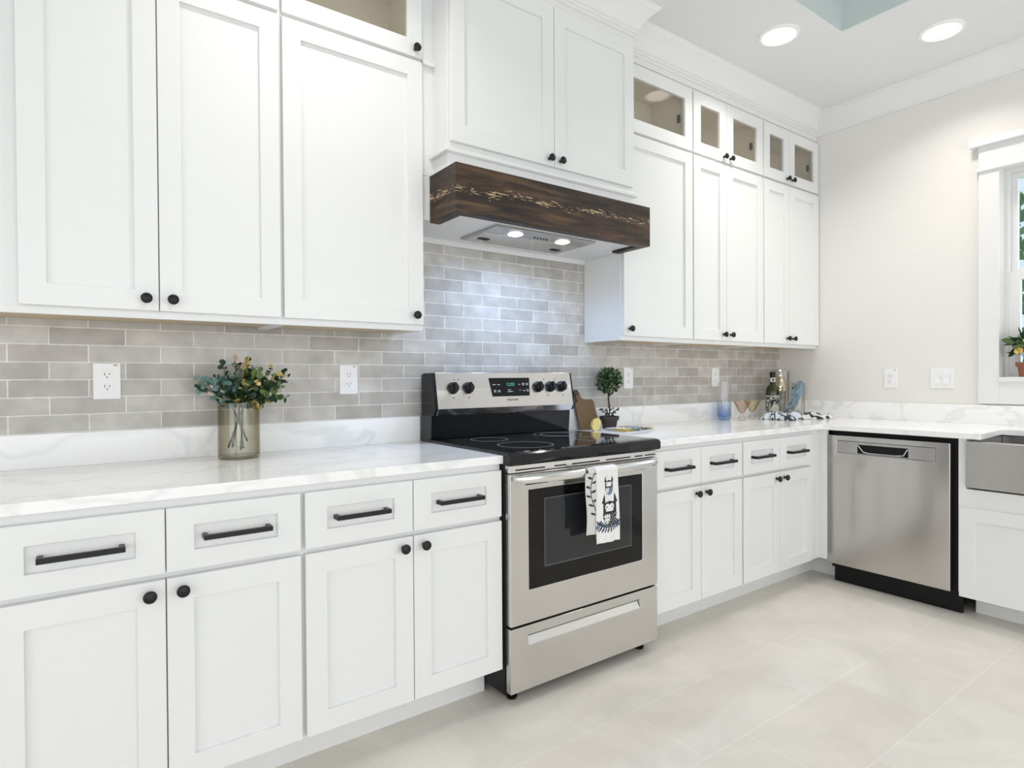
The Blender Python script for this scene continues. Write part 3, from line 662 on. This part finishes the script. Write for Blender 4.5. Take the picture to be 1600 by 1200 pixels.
# oven door
b = B(); frame(b, .004, RW-.004, .315+z_, .843+z_, -.672, -.6405, .084, .664, .432+z_, .782+z_, rec=.006)
od = mk('oven_door', b, 'steel', RG, bevel=.0025)
b = B(); box(b, .0855, .6625, -.6705, -.6665, .4335+z_, .7805+z_); ow = mk('oven_window', b, 'ovenglass', od, bevel=.001)
b = B(); frame(b, .155, .600, .500+z_, .745+z_, -.6712, -.6700, .157, .598, .502+z_, .743+z_); mk('window_border', b, pm('pane_border', (.16, .17, .17), .2, bump=.001), ow)
b = B(); box(b, .157, .598, -.6710, -.6703, .502+z_, .743+z_); mk('inner_window', b, 'ovenpane', ow)
b = B()
for (a, c) in ((.07, .17), (.22, .27), (.44, .50), (.60, .68)): box(b, a, c, -.6726, -.6715, .800+z_, .804+z_)
mk('vent_slot', b, 'blackmat', od)
b = B(); pth = []
N = 24
for i in range(N+1):
    u = i/N; x = .018+u*(RW-.036); bow = math.sin(PI*min(max(u, 0), 1))
    pth.append((x, -.690-.030*bow**.6 if 0 < u < 1 else -.682, .826+z_))
tube(b, pth, [.008]+[.016]*(N-1)+[.008], 14, flat=.55)
box(b, .020, .040, -.690, -.671, .818+z_, .834+z_); box(b, RW-.040, RW-.020, -.690, -.671, .818+z_, .834+z_)
hd = mk('oven_handle', b, 'chrome', od, smooth=True)
# storage drawer
b = B(); frame(b, .004, RW-.004, .082+z_, .307+z_, -.670, -.6405, .080, .652, .238+z_, .274+z_, rec=.020)
sd = mk('storage_drawer', b, 'steel', RG, bevel=.002)
b = B(); prism(b, [(-.6705, .2375), (-.6515, .2375), (-.6515, .262), (-.6545, .262)], .082, .650, lambda u, v, a: (a, u, v+z_)); mk('pull_lip', b, 'chrome', sd, bevel=.0008)
for fx, fy in ((.05, -.61), (RW-.05, -.61), (.05, -.08), (RW-.05, -.08)):
    b = B(); lathe(b, [(.0001, 0), (.018, 0), (.020, .01), (.012, .014), (.012, .034), (.0001, .034)], 16, c=(fx, fy, 0)); mk('foot', b, 'blackmat', RG, smooth=True)

# ------------------------------------------------------------------ dishwasher (faces -x)
DW = thing('dishwasher', (XR, -.664, FZ), 'stainless steel dishwasher with black toe kick in the corner run', 'dishwasher', RZ)
dw = .613; yf = -(XR-2.170)
b = B(); box(b, .006, dw-.004, yf+.045, -.03, .115-FZ+.0, ZCT-.004-FZ); mk('body', b, 'blackmat', DW)
b = B()
zb, ztp, px0, px1, pz0, pz1 = .143-FZ, .851-FZ, .052, .520, .757-FZ, .823-FZ
frame(b, .004, .580, zb, ztp, yf, yf+.040, px0, px1, pz0, pz1, rec=.008)
dd = mk('door', b, 'steeldoor', DW, bevel=.003)
b = B(); frame(b, px0+.001, px1-.001, pz0+.001, pz1-.001, yf-.002, yf+.007, .160, .402, pz0+.005, pz1-.014)
hs = mk('handle_strip', b, 'steeldk', dd, bevel=.001)
b = B(); prism(b, [(yf+.0065, pz0+.004), (yf+.0065, pz1-.012), (yf+.0035, pz1-.018), (yf+.0060, pz0+.02)], .161, .401, lambda u, v, a: (a, u, v)); mk('pocket', b, 'blackmat', hs)
b = B(); tube(b, [(.163, yf-.001, pz1-.018), (.19, yf+.001, pz0+.014), (.22, yf+.001, pz0+.010), (.35, yf+.001, pz0+.010), (.38, yf+.001, pz0+.014), (.40, yf-.001, pz1-.018)], .0035, 8); mk('pocket_rim', b, 'chrome', hs, smooth=True)
b = B(); box(b, .016, dw+.0, yf+.052, yf+.07, 0.0, .135-FZ); mk('toe_kick', b, 'blackmat', DW, bevel=.001)

# ------------------------------------------------------------------ outlets and switch
def outlet(loc, rz, label):
    t = thing('outlet', loc, label, 'outlet', rz, group='white duplex outlets')
    b = B(); box(b, -.037, .037, -.005, 0, -.058, .058); pl = mk('cover_plate', b, 'plate', t, bevel=.002)
    for s in (-1, 1):
        b = B(); pts = [(.0165*math.cos(a), .0155*math.sin(a)) for a in [2*PI*i/24 for i in range(24)]]
        pts = [(max(-.0165, min(.0165, u*1.1)), max(-.0125, min(.0125, v))) for u, v in pts]
        prism(b, pts, -.0075, -.0045, lambda u, v, a: (u, a, v+s*.0195)); rc = mk('receptacle', b, 'plate', t)
        b = B(); z = s*.0195
        box(b, -.0075, -.0055, -.0078, -.0070, z-.001, z+.007); box(b, .0055, .0075, -.0078, -.0070, z, z+.007)
        lathe(b, [(.0001, .0070), (.0022, .0070), (.0022, .0078), (.0001, .0078)], 10, c=(0, 0, z-.0065), axis='y'); mk('slot', b, 'slot', rc)
    b = B(); box(b, .018, .028, -.0054, -.0048, .050, .0525); mk('sticker', b, 'slot', pl)
    return t
outlet((-1.116, -.008, 1.172), 0, 'white duplex outlet on the tiles left of the flower vase')
outlet((-.315, -.008, 1.172), 0, 'white duplex outlet on the tiles between flower vase and range')
outlet((1.288, -.008, 1.171), 0, 'white duplex outlet on the tiles right of the topiary')
outlet((2.078, -.008, 1.171), 0, 'white duplex outlet on the tiles above the blue glass')
outlet((XR, -.724, 1.158), RZ, 'white duplex outlet on the plain wall beside the light switches')
t = thing('light_switch', (XR, -.993, 1.159), 'white double rocker light switch plate left of the window', 'light switch', RZ)
b = B(); box(b, -.058, .058, -.005, 0, -.058, .058); mk('cover_plate', b, 'plate', t, bevel=.002)
for s in (-1, 1):
    b = B(); prism(b, [(-.0052, -.032), (-.0085, -.032), (-.0055, 0), (-.0070, .032), (-.0052, .032)], s*.023-.016, s*.023+.016, lambda u, v, a: (a, u, v)); mk('rocker', b, 'plate', t, bevel=.0005)

# ------------------------------------------------------------------ vase with eucalyptus
VX, VY = -.748, -.135
t = thing('vase', (VX, VY, ZC), 'smoky amber glass cylinder vase on the left worktop', 'vase')
b = B(); R_, H_ = .066, .190
lathe(b, [(.0001, 0), (R_-.004, 0), (R_, .004), (R_, H_), (R_-.0035, H_), (R_-.0035, .012), (R_-.010, .008), (.0001, .007)], 48); mk('glass', b, 'vase', t, smooth=True)
t = thing('eucalyptus_bouquet', (VX, VY, ZC+.012), 'bunch of blue-green and yellow eucalyptus sprigs standing in the amber vase', 'flowers')
rn = random.Random(5)
sprigs = []
b = B()
tips = []
# camera-right direction on the worktop and depth direction
cr_, cf_ = Vector((.812, -.584, 0)), Vector((.584, .812, 0))
for i in range(58):
    u = rn.uniform(-1, 1)
    a = u*.158; hgt = .352-.07*abs(u)**1.5-rn.uniform(0, .09)
    if rn.random() < .35: hgt = rn.uniform(.20, .26); a = u*.145
    dp_ = rn.uniform(-.07, .07)
    tip = cr_*a+cf_*dp_+Vector((0, 0, hgt-.012))
    base = cr_*rn.uniform(-.03, .015)-cr_*a*.15+cf_*rn.uniform(-.02, .02)+Vector((0, 0, .012+rn.uniform(0, .05)))
    neck = Vector((tip.x*.22, tip.y*.22, .165))
    pts = [base, base.lerp(neck, .55), neck, neck.lerp(tip, .5)+Vector((0, 0, .012)), tip]
    if i < 5: tube(b, pts, [.0034, .003, .0022, .0014, .0007], 6)
    else: tube(b, pts[2:], [.0018, .0014, .0007], 6)
    sprigs.append((pts, u))
mk('stems', b, 'stemdk', t, smooth=True)
bl = {k: B() for k in ('leafblue', 'leafdark', 'leafyel', 'leafpink', 'leafmid')}
for pts, u in sprigs:
    if u < -.15: kinds = ['leafblue', 'leafblue', 'leafblue', 'leafdark', 'leafpink']
    elif u < .2: kinds = ['leafdark', 'leafdark', 'leafmid', 'leafpink', 'leafblue']
    else: kinds = ['leafdark', 'leafmid', 'leafyel', 'leafmid', 'leafdark']
    k0 = rn.choice(kinds)
    for j in range(21):
        f = .35+.65*j/20; 
        if f < .75: p = pts[2].lerp(pts[3], (f-.35)/.4)
        else: p = pts[3].lerp(pts[4], (f-.75)/.25)
        d = (pts[4]-pts[2]).normalized()+Vector((rn.uniform(-1, 1), rn.uniform(-1, 1), rn.uniform(-.7, .7)))*1.2
        k = k0 if rn.random() < .6 else rn.choice(kinds)
        if f < .5 and rn.random() < .3: k = 'leafyel'
        leaf(bl[k], p, d, rn.uniform(.017, .031)*(1.15-.35*f), 0, True)
for k, nm in (('leafblue', 'blue_green_leaves'), ('leafdark', 'dark_leaves'), ('leafyel', 'yellow_leaves'), ('leafpink', 'cream_leaves'), ('leafmid', 'green_leaves')):
    mk(nm, bl[k], k, t)

# ------------------------------------------------------------------ topiary
t = thing('topiary', (1.052, -.098, ZC), 'small round-headed topiary tree in a dark brown pot beside the range', 'plant')
b = B(); lathe(b, [(.0001, 0), (.034, 0), (.042, .046), (.049, .046), (.051, .066), (.045, .066), (.043, .052), (.0001, .052)], 32); mk('pot', b, 'terra', t, smooth=True)
b = B(); lathe(b, [(.0001, .056), (.043, .055), (.043, .0525), (.0001, .0525)], 24); mk('soil', b, 'soil', t)
b = B(); tube(b, [(0, 0, .05), (.004, 0, .10), (-.003, .003, .15), (-.006, 0, .20), (-.002, 0, .26)], [.006, .005, .0045, .004, .003], 8)
for i in range(9):
    a = rn.uniform(0, 2*PI); tube(b, [(0, 0, .055), (math.cos(a)*.025, math.sin(a)*.025, .085), (math.cos(a)*.045, math.sin(a)*.045, .105)], .0012, 5)
mk('trunk', b, 'bark', t, smooth=True)
b = B(); random.seed(3)
leafcloud(b, (-.003, 0, .250), .062, .062, .064, 680, .020, mats=3, shell=.45)
for i in range(9):
    for j in range(5):
        a = rn.uniform(0, 2*PI); r = rn.uniform(.01, .05); leaf(b, Vector((math.cos(a)*r, math.sin(a)*r, .062+r*.9)), (math.cos(a), math.sin(a), rn.uniform(-.2, 1)), .016, rn.randrange(2))
mk('foliage', b, ['leafdark', 'leafdark', 'leafmid'], t)

# ------------------------------------------------------------------ cutting board
t = thing('cutting_board', (.948, -.062, ZC+.001), 'small wooden paddle cutting board leaning on the wall beside the range', 'cutting board')
t.rotation_euler = (math.radians(-12), math.radians(-6), math.radians(0))
b = B(); hw = .066; H1 = .150
out = [(-hw+.006, 0), (hw-.004, 0), (hw, .004), (hw-.004, H1-.008), (hw-.014, H1), (-.002, H1+.006), (-.018, H1+.020), (-.024, H1+.045), (-.030, H1+.060), (-.046, H1+.062), (-.052, H1+.050), (-.046, H1+.020), (-.044, H1+.002), (-hw+.006, H1-.004), (-hw, H1-.012), (-hw, .006)]
prism(b, out, -.007, .007, lambda u, v, a: (u, a, v)); mk('board', b, 'boardwood', t, bevel=.002)
b = B(); prism(b, [(-.0215, H1+.035), (-.0235, H1+.045), (-.030, H1+.0615), (-.046, H1+.0635), (-.0535, H1+.050), (-.049, H1+.030)], -.0076, .0076, lambda u, v, a: (u, a, v)); mk('handle_tip', b, 'darkwood', t, bevel=.002)
# lemon halves
t = thing('lemon', (.905, -.155, ZC+.032), 'cut pale yellow lemon lying before the cutting board', 'lemon', 0)
t.rotation_euler = (math.radians(8), 0, math.radians(8))
b = B(); prof = [(.0001, -.026)]+[(.034*math.sin(a), -.026*math.cos(a)) for a in [i*PI/2/8 for i in range(1, 9)]]
lathe(b, prof+[(.034, .001), (.0001, .001)], 32, axis='y'); 
mk('rind', b, 'rind', t, smooth=True)
b = B(); lathe(b, [(.0001, .0012), (.0325, .0012), (.0325, .0022), (.0001, .0026)], 32, axis='y'); mk('cut_face', b, 'lemon', t, smooth=True)

# ------------------------------------------------------------------ cloth helpers
def grid_cloth(nu, nv, pos, col, name, mat, parent=None, thick=.0015):
    b = B(); vs = [[b.verts.new(pos(i/nu, j/nv)) for i in range(nu+1)] for j in range(nv+1)]
    for j in range(nv):
        for i in range(nu): b.faces.new((vs[j][i], vs[j][i+1], vs[j+1][i+1], vs[j+1][i]))
    me = bpy.data.meshes.new(name); b.to_mesh(me); b.free(); me.materials.append(M[mat]); me.shade_smooth()
    ca = me.color_attributes.new('Col', 'FLOAT_COLOR', 'POINT')
    for j in range(nv+1):
        for i in range(nu+1): c = col(i/nu, j/nv); ca.data[j*(nu+1)+i].color = (c[0], c[1], c[2], 1)
    o = bpy.data.objects.new(name, me); COL.objects.link(o)
    if parent: o.parent = parent
    s = o.modifiers.new('thickness', 'SOLIDIFY'); s.thickness = thick; s.offset = 0
    return o
# ------------------------------------------------------------------ owl towel on the oven handle
WHT = (.80, .79, .78); BLK = (.02, .022, .03); NVY = (.06, .12, .25); BLU = (.14, .25, .42)
def ell(x, y, cx, cy, rx, ry): return ((x-cx)/rx)**2+((y-cy)/ry)**2 <= 1
def sprig(x, y, pts, lw=.004):
    for (ax, ay, bx, by) in pts:
        dx, dy = bx-ax, by-ay; L2 = dx*dx+dy*dy; k = max(0, min(1, ((x-ax)*dx+(y-ay)*dy)/L2)); ex, ey = ax+k*dx-x, ay+k*dy-y
        if ex*ex+ey*ey < (lw*(1-abs(k-.5)))**2: return True
    return False
SPR = []
for i in range(11):
    a = -1.15+i*.23; cx, cy = .058+.050*math.sin(a), .083-.030*math.cos(a)
    SPR += [(cx, cy, cx+.010*math.sin(a)-.006, cy-.016), (cx, cy, cx+.012, cy+.010), (cx, cy, cx-.010, cy+.012)]
DOTS = [(random.uniform(0, .11), random.uniform(0, .27)) for _ in range(110)]
def owl_col(x, y):
    # x: 0..0.11 across, y: height from the hem 0..0.27
    def owl(cx, cy, s, body):
        X, Y = (x-cx)/(s*1.05), (y-cy)/s
        if not (-1.1 < X < 1.1 and -1.7 < Y < 2.0): return None
        # ears
        if Y > 1.0 and Y < 1.95:
            for sgn in (-1, 1):
                e = .88-.12*(Y-1.0); wv = .22*(1.95-Y)
                if abs(X-sgn*e) < wv+.05: return BLK
        if -.25 <= Y <= 1.25 and abs(X) < .95:
            if ell(X, Y, -.32, .55, .36, .36) or ell(X, Y, .32, .55, .36, .36) or (abs(X) < .55 and .05 < Y < .45):
                if ell(X, Y, -.40, .55, .10, .09) or ell(X, Y, .40, .55, .10, .09): return BLK
                return WHT
            if Y > 1.08+.1*math.cos(X*3): return None
            return BLK
        if ell(X, Y, 0, -.35, .98, 1.25):
            if ell(X, Y, -.40, -.55, .40, .75):
                return (body if (math.sin(X*22) > .1 and math.sin(Y*16) > .2) else WHT)
            return (WHT if (math.sin((X+Y)*17) > .72 and math.sin((X-Y)*13) > .0) else body)
        return None
    c = owl(.062, .205, .0200, NVY)
    if c: return c
    c = owl(.064, .112, .0330, BLK)
    if c: return c
    if sprig(x, y, SPR): return BLK if random.random() < .7 else NVY
    for dx, dy in DOTS:
        if (x-dx)**2+(y-dy)**2 < .0011**2: return (.45, .45, .45)
    return WHT
def leaf_col(x, y):
    cx = .055+.012*math.sin(y*30)
    if .045 < y < .225:
        k = (y*60) % 1; s = 1 if int(y*60) % 2 else -1
        if abs(x-cx) < .0022: return BLK
        if 0 < (x-cx)*s < .030 and abs(k-.25-(x-cx)*s*14) < .28*(1-((x-cx)*s-.015)**2/.015**2): return BLK
    return (.62, .61, .60)
HX, HYc, HZ = .385, -.7185, .826
TW = thing('dish_towel', (HX, HYc, HZ), 'white dish towel printed with owls, hanging over the oven handle', 'towel')
def towel_pos(xo, w, Lf, Lb, front=True, fold=0):
    def f(u, v):
        # v: 0 hem of front .. 1 hem of back
        tot = Lf+.05+Lb; s = v*tot
        x = (u-.5)*w*(1+.02*math.sin(v*9))
        rip = .003*math.sin(u*9+v*3)+.002*math.sin(u*17)
        if s < Lf: return Vector((xo+x+.006*(1-s/Lf)*(u-.2), -.0225+rip*(1-s/Lf)-.004*(1-s/Lf), -(Lf-s)))
        if s < Lf+.05:
            a = (s-Lf)/.05*PI; return Vector((xo+x, -.0225*math.cos(a)*1.0, .019*math.sin(a)))
        k = s-Lf-.05; return Vector((xo+x, .018-.002*math.sin(u*7), -k))
    return f
Lf, Lb = .262, .10
def c_front(u, v):
    s = v*(Lf+.05+Lb); return owl_col(u*.11, s) if s < .27 else WHT
grid_cloth(100, 260, towel_pos(.012, .112, Lf, Lb), c_front, 'printed_front', 'cloth', TW)
def pos2(u, v):
    s = v*(.225+.05); x = (u-.5)*.07
    if s < .225: return Vector((-.050+x+.004*math.sin(v*7), -.0165+.012*u*0+.004*math.sin(u*5+1), -(.225-s)-.001))
    a = (s-.225)/.05*PI; return Vector((-.045+x*.9, -.0185*math.cos(a), .0172*math.sin(a)))
grid_cloth(60, 160, pos2, lambda u, v: leaf_col(u*.09+.012, v*.275), 'folded_back', 'cloth', TW)

# ------------------------------------------------------------------ folded tea towel beside the topiary
def crumple(nu, nv, w, d, h, seed, colf, name, lab, cat, loc, rz, mat='cloth', fall=.5, freq=9, edge=.12):
    def pos(u, v):
        X, Y = (u-.5), (v-.5)
        ee = min(u, 1-u, v, 1-v)
        n1 = noise.noise(Vector((u*freq*.5+seed, v*freq*.5, seed))); n2 = abs(noise.noise(Vector((u*freq+seed*2, v*freq, 3.1))))
        k = min(1, ee/edge)
        rad = 1-.5*min(1, (X*X+Y*Y)*3)
        z = .0015+h*k**.7*(rad*.55+n1*.55+(1-2*n2)*.35)
        return Vector((X*w*(1+.12*n1)+.02*noise.noise(Vector((v*7, seed, 1))), Y*d*(1+.15*n2)+.02*noise.noise(Vector((u*7, seed, 5))), max(.0015, z)))
    o = grid_cloth(nu, nv, pos, colf, name, mat, None, .002); o.location = loc; o.rotation_euler = (0, 0, rz)
    return tag(o, lab, cat)
def patchcol(u, v):
    n = noise.noise(Vector((u*7+4, v*5, 9)));
    if u < .45 and v < .55 and .12 < u: return (.72, .55, .16) if noise.noise(Vector((u*12, v*12, 2))) > -.25 else (.85, .80, .62)
    if .42 < u < .62 and v < .45: return (.10, .25, .38) if n > -.15 else (.6, .68, .72)
    if u > .68: return (.06, .06, .06) if noise.noise(Vector((u*16, v*16, 5))) > -.08 else (.7, .7, .68)
    return (.78, .77, .76) if noise.noise(Vector((u*20, v*20, 1))) > -.18 else (.22, .2, .22)
TT = thing('tea_towel', (1.055, -.235, ZC), 'folded patterned tea towel in yellow, blue and black beside the range', 'towel', math.radians(8))
for li in range(3):
    def pf2(u, v, li=li):
        e = min(u, 1-u, v, 1-v); r = noise.noise(Vector((u*4+li*3, v*4, li)))
        return Vector(((u-.5)*(.27-.02*li)+.006*r, (v-.5)*(.15-.012*li)+.004*math.sin(u*9+li), .0016+li*.0065+.002*max(0, r+.4)*min(1, e*8)))
    grid_cloth(70, 36, pf2, lambda u, v, li=li: patchcol((u+.13*li) % 1, v) if li else (.82, .82, .80), 'fold', 'cloth', TT, .0025)
# silver-rimmed spoon rest like shape at its back
# ------------------------------------------------------------------ glassware by the corner
t = thing('tall_glass', (2.062, -.085, ZC), 'tall clear glass with a deep blue base in the corner', 'glass')
b = B(); lathe(b, [(.0001, 0), (.030, 0), (.036, .004), (.042, .03), (.042, .10), (.040, .235), (.038, .235), (.040, .10), (.038, .02), (.0001, .012)], 36); mk('glass', b, 'bluevase', t, smooth=True)
def martini(x, y, mat, lab):
    t = thing('cocktail_glass', (x, y, ZC), lab, 'glass')
    b = B(); lathe(b, [(.0001, .042), (.014, .046), (.051, .116), (.0495, .1165), (.013, .049), (.0001, .046)], 36); mk('bowl', b, mat, t, smooth=True)
    b = B(); lathe(b, [(.0001, 0), (.020, 0), (.024, .006), (.021, .020), (.012, .032), (.009, .041), (.0001, .0415)], 28); mk('stem', b, 'clear', t, smooth=True)
martini(2.090, -.190, 'rose', 'stemless cocktail glass with rosy bowl, nearer the blue-based glass')
martini(2.262, -.150, 'amber', 'stemless cocktail glass with pale amber bowl, nearer the dark bottle')
# bottle
t = thing('oil_bottle', (2.535, -.125, ZC), 'dark olive glass bottle with black and white label in the corner', 'bottle')
b = B(); lathe(b, [(.0001, 0), (.040, 0), (.043, .004), (.043, .165), (.038, .190), (.020, .215), (.0155, .235), (.0155, .262), (.0001, .262)], 36); mk('glass', b, 'olive', t, smooth=True)
b = B(); lathe(b, [(.0001, .262), (.0170, .262), (.0175, .296), (.016, .298), (.0001, .298)], 24); mk('cap', b, 'black', t, smooth=True)
def labcol(u, v):
    if v > .86: return (.75, .73, .66) if math.sin(u*170) > -.2 and .88 < v < .97 else BLK
    if ell(u, v, .5, .34, .10, .2): return (.72, .70, .62)
    if ell(u, v, .44, .68, .03, .1) or ell(u, v, .56, .68, .03, .1): return BLK
    n = noise.noise(Vector((u*34, v*9, 2))); return (.70, .68, .60) if n > .02 else BLK
def labpos(u, v): a = -PI*.5+(u-.5)*2*PI*.98-.6; return Vector((.0440*math.cos(a), .0440*math.sin(a), .012+v*.135))
grid_cloth(150, 60, labpos, labcol, 'label', 'label', t, .0004)
def nlab(u, v): a = u*2*PI; return Vector((.0172*math.cos(a), .0172*math.sin(a), .232+v*.027))
grid_cloth(40, 12, nlab, lambda u, v: BLK if ell((u*4) % 1, v, .5, .5, .28, .35) else (.8, .8, .78), 'neck_label', 'label', t, .0004)
t = thing('cocktail_shaker', (2.680, -.090, ZC), 'tapered glass shaker with golden metal top behind the dark bottle', 'shaker')
b = B(); lathe(b, [(.0001, 0), (.034, 0), (.037, .02), (.041, .175), (.0395, .175), (.035, .02), (.0001, .006)], 32); mk('glass', b, 'clear', t, smooth=True)
b = B(); lathe(b, [(.0415, .170), (.0425, .182), (.041, .186), (.0425, .190), (.040, .205), (.027, .262), (.022, .268), (.0001, .268)], 32); mk('shaker_top', b, 'gold', t, smooth=True)
b = B(); lathe(b, [(.0225, .268), (.021, .292), (.016, .300), (.017, .306), (.015, .316), (.0001, .319)], 28); mk('cap', b, 'chrome', t, smooth=True)
t = thing('glass_tumbler', (2.655, -.235, ZC), 'clear straight glass stuffed with a blue cloth', 'glass')
b = B(); lathe(b, [(.0001, 0), (.034, 0), (.038, .004), (.040, .225), (.0385, .225), (.0365, .008), (.0001, .008)], 32); mk('glass', b, 'clear', t, smooth=True)
t = thing('carafe', (2.765, -.075, ZC), 'slim tall clear glass tube standing behind the tumbler', 'glass')
b = B(); lathe(b, [(.0001, 0), (.028, 0), (.030, .004), (.030, .305), (.0288, .305), (.0285, .008), (.0001, .008)], 28); mk('glass', b, 'clear', t, smooth=True)
# blue cloth rising out of the tumbler and sliding to the worktop
def bluepos(u, v):
    path = [Vector((2.640, -.225, 1.112)), Vector((2.628, -.245, 1.108)), Vector((2.600, -.258, 1.070)), Vector((2.560, -.268, 1.028)), Vector((2.510, -.280, .992)), Vector((2.460, -.292, .970)), Vector((2.425, -.290, .968))]
    k = v*(len(path)-1); i = min(int(k), len(path)-2); p = path[i].lerp(path[i+1], k-i)
    w = (.028+.020*math.sin(PI*min(1, v*1.2)))
    a = (u-.5)*4.4
    r = w*(1+.6*noise.noise(Vector((u*6, v*9, 2)))+.55*abs(noise.noise(Vector((u*11, v*4, 8)))))
    return p+Vector((math.sin(a)*r*.75-.2*r*math.cos(a), -math.sin(a)*r*.25-.35*r*math.cos(a), math.cos(a)*r*.55+math.sin(a*1.3)*r*.35+.008*noise.noise(Vector((u*9, v*14, 1)))))
o = grid_cloth(60, 80, bluepos, lambda u, v: (.2, .3, .4), 'blue_cloth', 'bluecloth', None, .002)
tag(o, 'dusty blue cloth twisted and tucked into the clear tumbler', 'cloth')
def stripecol(u, v):
    n = noise.noise(Vector((u*6+8, v*6, 4))); return (.03, .035, .05) if (abs(n) < .10 or n < -.35) else (.62, .68, .74)
crumple(90, 60, .26, .20, .042, 2.3, stripecol, 'patterned_cloth', 'crumpled pale blue and black patterned cloth before the dark bottle', 'cloth', (2.400, -.280, ZC), .15)
crumple(70, 50, .21, .12, .034, 6.1, lambda u, v: (.03, .03, .04) if noise.noise(Vector((u*5, v*9, 7))) > .02 else (.74, .73, .70), 'striped_napkin', 'crumpled black and white napkin spreading toward the window wall', 'cloth', (2.575, -.375, ZC), -.45)

# ------------------------------------------------------------------ plant on the window sill
t = thing('potted_plant', (XR+.022, -1.365, WZ0+.004), 'small terracotta potted plant with a yellow bloom on the window sill', 'plant')
b = B(); lathe(b, [(.0001, 0), (.030, 0), (.038, .055), (.045, .055), (.047, .078), (.042, .078), (.040, .062), (.0001, .062)], 28); mk('pot', b, 'terra2', t, smooth=True)
b = B()
for i in range(7):
    a = i*.9; tube(b, [(0, 0, .06), (math.cos(a)*.02, math.sin(a)*.02, .13), (math.cos(a)*.045, math.sin(a)*.045, .18)], .002, 5)
mk('stems', b, 'stemdk', t)
b = B(); random.seed(11); leafcloud(b, (0, .0, .175), .055, .065, .07, 70, .055, mats=2, shell=.3); mk('foliage', b, ['leafdark', 'leafmid'], t)
b = B()
for (x, y, z) in ((-.052, .02, .135), (-.04, -.03, .175)):
    for k in range(14):
        a = k*2*PI/7; leaf(b, Vector((x, y, z)), (math.cos(a)*.4-.5, math.sin(a), math.cos(a)), .020, 0, True)
mk('bloom', b, 'bloom', t)
